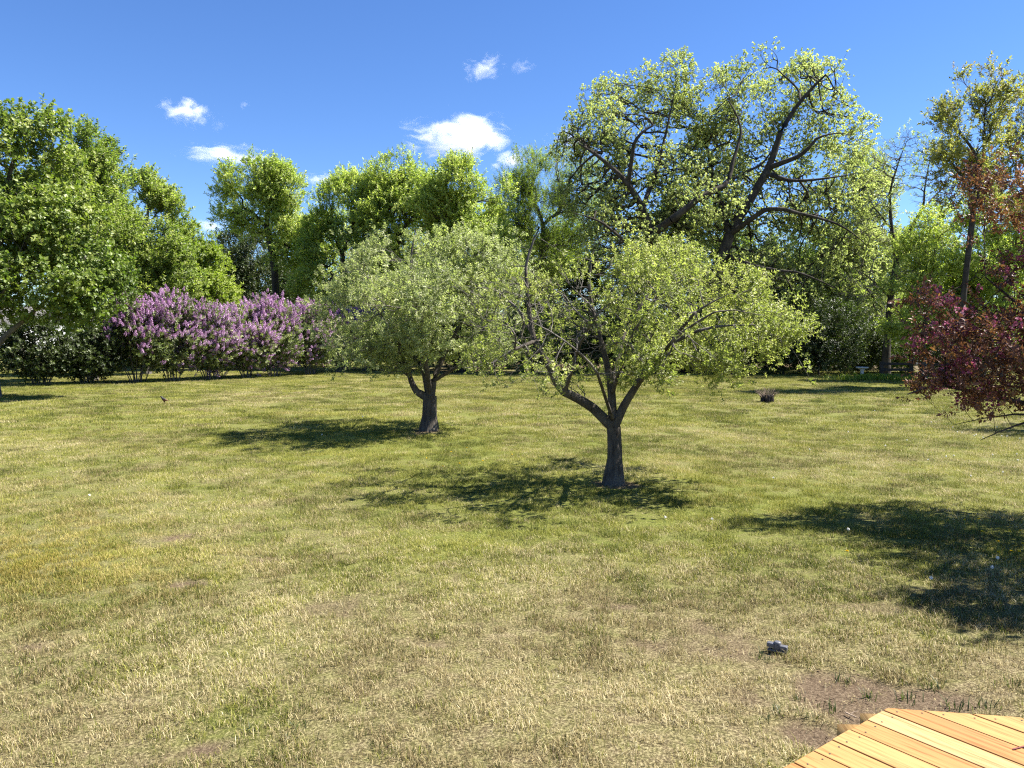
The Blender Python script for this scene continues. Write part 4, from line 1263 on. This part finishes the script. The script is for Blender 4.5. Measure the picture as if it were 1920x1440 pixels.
# ------------------------------------------------------------------ robin
p = G(308, 756)
M['bird'] = None
def bird():
    m, nt, out = mat('robin_feathers')
    tc = nt.nodes.new('ShaderNodeTexCoord')
    sp = nt.nodes.new('ShaderNodeSeparateXYZ')
    nt.links.new(tc.outputs['Object'], sp.inputs[0])
    r = ramp(nt, [(0.075, (0.1168, 0.0401, 0.0146)), (0.115, (0.1168, 0.0401, 0.0146)), (0.125, (0.0256, 0.0234, 0.0204))])
    nt.links.new(sp.outputs['Z'], r.inputs[0])
    b = nt.nodes.new('ShaderNodeBsdfPrincipled')
    b.inputs['Roughness'].default_value = .7
    nt.links.new(r.outputs[0], b.inputs['Base Color'])
    nt.links.new(b.outputs[0], out.inputs[0])
    bm_ = bpy.data.meshes.new('robin')
    P = [(.125, .075, .006), (.08, .085, .012), (.05, .095, .03), (.015, .11, .045), (-.025, .125, .045), (-.05, .15, .033), (-.06, .175, .026), (-.075, .187, .025), (-.09, .187, .016), (-.1, .184, .006), (-.115, .18, .002)]
    legs = [((0, .02), .085), ((0, -.02), .085)]
    verts = [(a, 0, c) for a, c, _ in P]
    edges = [(i, i + 1) for i in range(len(P) - 1)]
    rad = [r_ for _, _, r_ in P]
    for s in (-.018, .018):
        i = len(verts)
        verts += [(.005, s, .06), (.0, s, .03), (.0, s, .0), (-.03, s, -.002)]
        rad += [.012, .004, .004, .004]
        edges += [(3, i), (i, i + 1), (i + 1, i + 2), (i + 2, i + 3)]
    bm_.from_pydata(verts, edges, [])
    bm_.materials.append(m)
    o = obj('robin', bm_)
    mo = o.modifiers.new('skin', 'SKIN')
    for i, v in enumerate(bm_.skin_vertices[0].data if bm_.skin_vertices else []):
        v.radius = (rad[i], rad[i])
    if not bm_.skin_vertices:
        bm_.attributes
    o.modifiers.new('sub', 'SUBSURF').render_levels = 2
    o.location = (p[0], p[1], gz(p[0], p[1]) + .012)
    o.scale = (1.2, 1.2, 1.2)
    tag(o, 'small dark robin standing upright on the lawn before the lilac hedge', 'bird')
    return o, rad
rb, rad_ = bird()
bpy.context.view_layer.objects.active = rb
if not rb.data.skin_vertices:
    bpy.context.view_layer.update()
    import bmesh
    bmm = bmesh.new(); bmm.from_mesh(rb.data)
    ly = bmm.verts.layers.skin.verify()
    for v, r_ in zip(bmm.verts, rad_):
        v[ly].radius = (r_, r_)
    bmm.verts.ensure_lookup_table()
    bmm.verts[4][ly].use_root = True
    bmm.to_mesh(rb.data); bmm.free()

# ------------------------------------------------------------------ sprinkler
p = G(1457, 1226)
sp_ = empty('sprinkler', (p[0], p[1], gz(p[0], p[1])), math.radians(-32))
tag(sp_, 'small grey plastic lawn sprinkler lying in the grass near the deck', 'sprinkler')
o = bevel(obj('base', boxes_mesh('base', [(0, -.012, .022, .15, .016, .014), (0, .03, .022, .15, .014, .014), (-.068, .01, .021, .014, .06, .012), (.068, .01, .021, .014, .06, .012)], M['grey_plastic']), sp_), .003)
for x, z, sx, sz in ((-.052, .062, .062, .036), (.05, .052, .06, .04)):
    o = bevel(obj('arm', boxes_mesh('arm', [(x, .008, z, sx, .05, sz)], M['grey_plastic']), sp_), .005)
o = obj('turret', lathe('turret', [(0, .015), (.03, .015), (.032, .05), (.03, .085), (.028, .094), (.02, .098), (0, .098)], M['grey_plastic'], 20), sp_)
o.location = (.0, .01, 0)

sp_.scale = (.84, .84, .84)

# ------------------------------------------------------------------ deck
def wood_mat():
    m, nt, out = mat('cedar_planks')
    tc = nt.nodes.new('ShaderNodeTexCoord')
    oi = nt.nodes.new('ShaderNodeObjectInfo')
    cv = nt.nodes.new('ShaderNodeVectorMath'); cv.operation = 'ADD'
    mu = nt.nodes.new('ShaderNodeMath'); mu.operation = 'MULTIPLY'; mu.inputs[1].default_value = 37.0
    nt.links.new(oi.outputs['Random'], mu.inputs[0])
    nt.links.new(tc.outputs['Object'], cv.inputs[0]); nt.links.new(mu.outputs[0], cv.inputs[1])
    mp = nt.nodes.new('ShaderNodeMapping'); mp.inputs['Scale'].default_value = (1, .045, 1)
    nt.links.new(cv.outputs[0], mp.inputs[0])
    n = nt.nodes.new('ShaderNodeTexNoise'); n.inputs['Scale'].default_value = 60; n.inputs['Detail'].default_value = 5; n.inputs['Roughness'].default_value = .6; n.inputs['Distortion'].default_value = .4
    nt.links.new(mp.outputs[0], n.inputs['Vector'])
    n2 = nt.nodes.new('ShaderNodeTexNoise'); n2.inputs['Scale'].default_value = 5; n2.inputs['Detail'].default_value = 3
    mp2 = nt.nodes.new('ShaderNodeMapping'); mp2.inputs['Scale'].default_value = (1.5, .3, 1)
    nt.links.new(cv.outputs[0], mp2.inputs[0]); nt.links.new(mp2.outputs[0], n2.inputs['Vector'])
    base = ramp(nt, [(0, (0.2628, 0.1168, 0.0438)), (0.3, (0.3358, 0.1752, 0.0621)), (0.5, (0.365, 0.219, 0.0803)), (0.75, (0.3942, 0.2701, 0.1168)), (1, (0.4088, 0.2993, 0.146))])
    ad = nt.nodes.new('ShaderNodeMath'); ad.operation = 'MULTIPLY_ADD'; ad.inputs[1].default_value = .5
    sb = nt.nodes.new('ShaderNodeMath'); sb.operation = 'SUBTRACT'; sb.inputs[1].default_value = .25
    at = nt.nodes.new('ShaderNodeAttribute'); at.attribute_type = 'OBJECT'; at.attribute_name = 'wood_tone'
    nt.links.new(at.outputs['Fac'], sb.inputs[0])
    nt.links.new(n2.outputs['Fac'], ad.inputs[0]); nt.links.new(sb.outputs[0], ad.inputs[2])
    nt.links.new(ad.outputs[0], base.inputs[0])
    gr = ramp(nt, [(.34, (.52, .40, .28)), (.47, (.92, .88, .82)), (.7, (1.08, 1.06, 1.02))])
    nt.links.new(n.outputs['Fac'], gr.inputs[0])
    mx = nt.nodes.new('ShaderNodeMix'); mx.data_type = 'RGBA'; mx.blend_type = 'MULTIPLY'; mx.inputs['Factor'].default_value = .85
    nt.links.new(base.outputs[0], mx.inputs['A']); nt.links.new(gr.outputs[0], mx.inputs['B'])
    b = nt.nodes.new('ShaderNodeBsdfPrincipled'); b.inputs['Roughness'].default_value = .55; b.inputs['Specular IOR Level'].default_value = .25
    nt.links.new(mx.outputs['Result'], b.inputs['Base Color'])
    bu = nt.nodes.new('ShaderNodeBump'); bu.inputs['Strength'].default_value = .25; bu.inputs['Distance'].default_value = .003
    nt.links.new(n.outputs['Fac'], bu.inputs['Height']); nt.links.new(bu.outputs[0], b.inputs['Normal'])
    nt.links.new(b.outputs[0], out.inputs[0])
    return m
M['wood'] = wood_mat()
M['screw'] = plain_mat('dark_screw', (0.03, 0.025, 0.02), .5, .5, .2, 30)

def deck():
    A, e, b, t, z = DECK['A'], DECK['e'], DECK['b'], DECK['t'], DECK['z']
    r = empty('deck', (A[0], A[1], 0))
    tag(r, 'corner of a new honey-coloured wooden deck with diagonal planks', 'deck')
    te, tb = t @ e, t @ b
    u_first = (G(1596, 1336, z)[:2] - A) @ e
    w, gap, th = 0.138, 0.008, 0.028
    ang = math.atan2(b[1], b[0]) - math.pi / 2
    tones = [.26, .28, .4, .5, .5, .2, .78, .36, .58, .46, .4, .28]
    screw_me = lathe('screw', [(.0045, 0), (.0045, .0012), (.003, .0012), (0, .0003)], M['screw'], 8)
    for k in range(-8, 9):
        u1 = u_first + k * (w + gap)          # far side seam of strip k (right to left)
        u0, u1 = u1 - w, u1
        # rows: k=0 is the strip that holds the corner
        pts = []
        def v0(u): return 0.0 if u >= 0 else u * tb / te
        vend = 4.2
        outline = [(u0, v0(u0))]
        if u0 < 0 < u1: outline.append((0.0, 0.0))
        outline += [(u1, v0(u1)), (u1, vend), (u0, vend)]
        j = .004 * random.uniform(-1, 1)
        n = len(outline)
        # local frame: x = -(u) so that x,y,z is right handed with y along the board
        c0 = outline[0]
        zj = random.uniform(-.0012, .0012)
        V = [((u - (u0 + u1) / 2), v + (j if v < 3 else 0), zz) for zz in (z - th + zj, z + zj) for u, v in outline]
        F = [list(range(n)), list(range(2 * n - 1, n - 1, -1))] + [[i, i + n, (i + 1) % n + n, (i + 1) % n] for i in range(n)]
        me = bpy.data.meshes.new('plank')
        me.from_pydata(V, [], F); me.update()
        import bmesh
        bm_ = bmesh.new(); bm_.from_mesh(me); bmesh.ops.recalc_face_normals(bm_, faces=bm_.faces); bm_.to_mesh(me); bm_.free()
        me.materials.append(M['wood'])
        o = obj('plank', me, r)
        o['wood_tone'] = tones[(k + 6) % len(tones)] + random.uniform(-.05, .05)
        o.rotation_euler = (0, 0, ang)
        um = (u0 + u1) / 2
        o.location = (e[0] * um, e[1] * um, 0)
        bevel(o, .003, 2)
        for uu in (u0 + .028, u1 - .028):
            s = obj('screw', screw_me, o)
            s.location = ((uu - um), v0(uu) + .045 + (random.uniform(0, .02)), z + zj + .0003)
    # frame under the planks
    def beam(name, p0, p1, h, wdt, top):
        L = np.linalg.norm(p1 - p0); d = (p1 - p0) / L
        o = obj(name, boxes_mesh(name, [(L / 2, 0, top - h / 2, L, wdt, h)], M['wood']), r)
        o['wood_tone'] = .45
        o.location = (p0[0] - A[0], p0[1] - A[1], 0)
        o.rotation_euler = (0, 0, math.atan2(d[1], d[0]))
        bevel(o, .004)
    ins = .03
    zt = z - th - .003
    inn = -(e * 0 + 0)
    beam('rim_joist', A + b * .045 - t * 0, A + e * 1.3 + b * .045, .24, .038, zt)
    nrm = np.array([t[1], -t[0]]); nrm = nrm if nrm[1] < 0 else -nrm
    beam('rim_joist', A + nrm * .045 + t * .02, A + t * 1.9 + nrm * .045, .24, .038, zt)
    for k in range(3):
        q_ = A + b * .12 + e * (.25 + .45 * k)
        o = obj('post', boxes_mesh('post', [(0, 0, zt / 2 - .15, .09, .09, zt + .1)], M['wood']), r)
        o['wood_tone'] = .5
        o.location = (q_[0] - A[0], q_[1] - A[1], 0)
    # two joist ends that stick out past the cut plank ends
    for px, py in ((1570, 1357), (1613, 1337)):
        g = G(px, py, z - th - .001)[:2]
        o = obj('joist_end', boxes_mesh('joist_end', [(.11, -.055, -.07, .22, .11, .14)], M['wood']), r)
        o['wood_tone'] = .6
        o.location = (g[0] - A[0], g[1] - A[1], z - th - .002)
        o.rotation_euler = (0, 0, math.radians(-4))
deck()

# thin red cord end lying on the deck
c0, c1 = G(1899, 1405, DECK['z'] + .004), G(1990, 1384, DECK['z'] + .004)
sk = Skeleton()
sk.add(c0, norm(c1 - c0 + [0, .02, 0]), c1, .0035, .0035)
big, _ = sk.split(0)
v, f = tubes(*big, c0)
o = obj('stick', np_mesh('stick', v, f, plain_mat('red_brown_twig', (.16, .04, .035), .6, .3, .2, 30), True))
o.location = tuple(c0)
tag(o, 'thin dark red twig lying across the deck planks at the right edge', 'twig')
c0, c1 = G(1585, 1336, .008), G(1606, 1345, .012)
sk = Skeleton()
sk.add(c0, norm(c1 - c0 + [0, -.03, .01]), c1, .006, .003)
sk.add((c0 + c1) / 2, norm(np.array([.3, .5, .2])), (c0 + c1) / 2 + np.array([.05, .02, .015]), .003, .0015)
big, _ = sk.split(0)
v, f = tubes(*big, c0)
o = obj('stick', np_mesh('stick', v, f, M['twig'], True))
o.location = tuple(c0)
tag(o, 'pale dry twig lying on the bare soil in front of the deck', 'twig')

# crumbs of soil and bits of dry straw on the bare ground
def crumbs():
    cb_ = bmesh.new(); bmesh.ops.create_icosphere(cb_, subdivisions=1, radius=1.0)
    for v in cb_.verts: v.co *= random.uniform(.65, 1.2); v.co.z *= .6
    me = bpy.data.meshes.new('crumb'); cb_.to_mesh(me); cb_.free()
    me.materials.append(plain_mat('soil_crumb', (.11, .078, .05), .95, .1, .5, 3))
    a = bpy.data.objects.new('crumb', me)
    bits = patch(9, .12, .05, .0035, True)
    n = 60000
    x, y = sample_view(n, 2.6, 12)
    dry, dirt, gold = fields(x, y)
    k = (rng.random(n) < dirt * .9 + .02) & ~in_deck(x, y, .02)
    x, y, dirt = x[k], y[k], dirt[k]
    n = len(x)
    w = (rng.random(n) < .10).astype(int)
    o = scatter('soil_crumbs', np.stack([x, y, hz(x, y) - .018 * dirt + .001], 1), np.stack([0 * x, 0 * x, rng.random(n) * 6.28], 1), np.where(w == 1, .9, .002 + .009 * rng.random(n) ** 3), [a, bits], w, {'idry': np.full(n, 1.0), 'igold': 0 * x, 'itone': .3 + .5 * rng.random(n)})
crumbs()

# ------------------------------------------------------------------ weeds and dandelions
def grass_tuft(px, py, n, L):
    g = G(px, py)
    V, F, t = straps('t', n, (0, 0), .05, .05, L, .006, None, .5)
    V[:, 2] -= float(hz(np.zeros(1), np.zeros(1))[0])
    return g, V, F, t
protos = []
for k in range(4):
    _, V, F, t = grass_tuft(960, 900, 18, .085)
    protos.append(np_mesh('grass_tuft', V, [F], M['lf_dark'], False, {'tone': t}))
tuf = [(1442, 1240), (1480, 1208), (1498, 1222), (1425, 1232), (1498, 1310), (1636, 1308), (1700, 1310), (1745, 1292), (1580, 1278), (1460, 1340), (1520, 1350), (1790, 1328), (1690, 1282), (1432, 1352), (1555, 1330), (540, 1385), (562, 1362), (470, 1372), (1900, 1290), (1850, 1330)]
for i, (px, py) in enumerate(tuf):
    g = G(px, py)
    o = obj('grass_tuft', protos[i % 4])
    o.location = (g[0], g[1], gz(g[0], g[1]) - .02)
    o.rotation_euler = (0, 0, i * 1.3)
    s = random.uniform(.7, 1.15)
    o.scale = (s, s, s)
    near_sp = i < 4
    tag(o, 'dark green grass tuft growing against the grey sprinkler' if near_sp else ('dark green grass tuft beside the bare spot at the bottom edge' if 15 <= i < 18 else 'small green grass tuft in the bare soil in front of the deck'), 'grass tuft',
        'tufts at the sprinkler' if near_sp else ('tufts at the bottom edge' if 15 <= i < 18 else 'tufts in the soil by the deck'))

M['seed'] = plain_mat('dandelion_seed', (.86, .84, .78), .9, .1, .03, 30)
M['petal'] = plain_mat('dandelion_petal', (.75, .55, .02), .7, .2, .15, 30)
M['stem'] = plain_mat('dandelion_stem', (.14, .2, .05), .6, .3, .2, 30)
def dandelion_meshes():
    n = 70
    d = norm(rng.normal(size=(n, 3)))
    V, F, _ = leaf_cards(d * .004, np.full(n, .0135), np.zeros(3), .2, .45, d * 3, None, 0)
    seed = np_mesh('seed_head', V, [F], M['seed'])
    n = 46
    a = rng.random(n) * 6.28
    d = norm(np.stack([np.cos(a), np.sin(a), rng.uniform(.15, 1.2, n)], 1))
    V, F, _ = leaf_cards(d * .002, np.full(n, .018), np.zeros(3), .8, .3, d * 4, None, 0)
    pet = np_mesh('flower_head', V, [F], M['petal'])
    stem = lathe('stem', [(.0022, -.02), (.002, .08), (0, .081)], M['stem'], 5)
    return seed, pet, stem
seed_me, pet_me, stem_me = dandelion_meshes()
white = [(1826, 823), (1843, 824), (1878, 824), (1888, 825), (1912, 827), (1746, 795), (1786, 806), (1803, 816), (1795, 814), (1774, 862), (1788, 861), (1861, 858), (1906, 857), (1830, 821), (1869, 805), (1700, 830), (1660, 842), (1880, 895), (1908, 870), (1640, 775), (1590, 815), (1518, 850), (1335, 985), (1450, 905), (1860, 1080), (1870, 1066), (168, 940), (604, 822), (680, 788), (1247, 985), (1745, 1103), (1590, 1008), (1740, 870), (1820, 900)]
yellow = [(1834, 991), (1841, 1012), (1893, 1011), (1871, 1030), (1917, 1037), (1872, 1052), (1910, 1054), (1808, 991), (1896, 1053), (1912, 1013), (1588, 1051), (846, 858), (862, 880), (800, 868), (905, 872), (960, 860), (875, 848), (830, 885)]
for i, (px, py) in enumerate(white + yellow):
    w_ = i < len(white)
    g = G(px, py)
    r = empty('dandelion', (g[0], g[1], gz(g[0], g[1])), random.uniform(0, 6))
    shade = (px > 1780 and 790 < py < 840) if w_ else px > 1500
    if w_:
        tag(r, 'white dandelion seed head at the edge of the shade on the right' if shade else 'white dandelion seed head out in the sunny lawn', 'dandelion', 'dandelion seed heads by the right-hand shade' if shade else 'dandelion seed heads in the sunny lawn')
    else:
        tag(r, 'yellow dandelion in the shade cast by the crabapple' if shade else 'yellow dandelion in the green grass between the two apple trees', 'dandelion', 'yellow dandelions under the crabapple shade' if shade else 'yellow dandelions between the apple trees')
    s = random.uniform(.85, 1.2)
    h = obj('seed_head' if w_ else 'flower_head', seed_me if w_ else pet_me, r)
    h.location = (0, 0, .088 * s)
    st_ = obj('stem', stem_me, r)
    st_.scale = (1, 1, s)

# ------------------------------------------------------------------ clouds
def cloud_mat():
    m, nt, out = mat('cloud_vapour')
    tc = nt.nodes.new('ShaderNodeTexCoord')
    oi = nt.nodes.new('ShaderNodeObjectInfo')
    ln = nt.nodes.new('ShaderNodeVectorMath'); ln.operation = 'LENGTH'
    nt.links.new(tc.outputs['Object'], ln.inputs[0])
    mp = nt.nodes.new('ShaderNodeMapping'); mp.inputs['Scale'].default_value = (2.0, 1.6, 1.5)
    nt.links.new(tc.outputs['Object'], mp.inputs[0])
    mu = nt.nodes.new('ShaderNodeMath'); mu.operation = 'MULTIPLY'; mu.inputs[1].default_value = 50
    nt.links.new(oi.outputs['Random'], mu.inputs[0]); nt.links.new(mu.outputs[0], mp.inputs['Location'])
    n = nt.nodes.new('ShaderNodeTexNoise'); n.inputs['Scale'].default_value = 1.3; n.inputs['Detail'].default_value = 7; n.inputs['Roughness'].default_value = .62; n.inputs['Distortion'].default_value = .5
    nt.links.new(mp.outputs[0], n.inputs['Vector'])
    # inside = 1 - r + k (noise - .5)
    a = nt.nodes.new('ShaderNodeMath'); a.operation = 'MULTIPLY_ADD'; a.inputs[1].default_value = 2.6
    s = nt.nodes.new('ShaderNodeMath'); s.operation = 'SUBTRACT'; s.inputs[0].default_value = -.72
    nt.links.new(ln.outputs['Value'], s.inputs[1])
    nt.links.new(n.outputs['Fac'], a.inputs[0]); nt.links.new(s.outputs[0], a.inputs[2])
    mr = nt.nodes.new('ShaderNodeMapRange'); mr.interpolation_type = 'SMOOTHSTEP'
    mr.inputs['From Min'].default_value = 0; mr.inputs['From Max'].default_value = .6
    nt.links.new(a.outputs[0], mr.inputs['Value'])
    at = nt.nodes.new('ShaderNodeAttribute'); at.attribute_type = 'OBJECT'; at.attribute_name = 'thickness'
    dm = nt.nodes.new('ShaderNodeMath'); dm.operation = 'MULTIPLY'
    nt.links.new(mr.outputs[0], dm.inputs[0]); nt.links.new(at.outputs['Fac'], dm.inputs[1])
    v = nt.nodes.new('ShaderNodeVolumePrincipled')
    v.inputs['Color'].default_value = (1, 1, 1, 1)
    v.inputs['Anisotropy'].default_value = .1
    nt.links.new(dm.outputs[0], v.inputs['Density'])
    nt.links.new(v.outputs[0], out.inputs['Volume'])
    return m
M['cloud'] = cloud_mat()
cb = bmesh.new()
bmesh.ops.create_icosphere(cb, subdivisions=3, radius=1.0)
cme = bpy.data.meshes.new('cloud')
cb.to_mesh(cme); cb.free()
cme.materials.append(M['cloud'])
CL = [(868, 256, 112, 46, .16, 0, 'largest white cloud, ragged, in the middle of the sky above the yellow-green oaks'), (908, 128, 46, 24, .11, -20, 'small white cloud high above the largest cloud'), (980, 126, 26, 17, .04, -15, 'thin wisp of cloud right of the small high cloud'),
      (352, 210, 56, 28, .14, 12, 'oval white cloud high at the left'), (430, 291, 100, 20, .14, 4, 'flat streak of cloud touching the top of the tall ash'), (604, 336, 48, 14, .12, 0, 'low cloud scrap just right of the tall ash'),
      (958, 300, 46, 24, .14, -15, 'low white cloud beside the willow top'), (412, 236, 20, 14, .02, -25, 'faint cloud wisp below the oval cloud'), (458, 196, 13, 8, .05, -20, 'tiny cloud speck right of the oval cloud'), (1065, 260, 44, 24, .13, 0, 'white cloud partly hidden by the left side of the giant oak'),
      (395, 424, 44, 18, .12, 0, 'low white cloud behind the left flank of the tall ash')]
for px, py, rx, ry, den, rot, lab in CL:
    Dc = 700
    o = obj('cloud', cme)
    c = W(px, py, Dc)
    k = Dc / 1440
    o.location = tuple(c)
    o.scale = (rx * k * 1.18, (rx + ry) * .5 * k, ry * k * 1.2)
    o.rotation_euler = (0, math.radians(rot), 0)
    o['thickness'] = den * .55
    tag(o, lab, 'cloud', 'clouds')
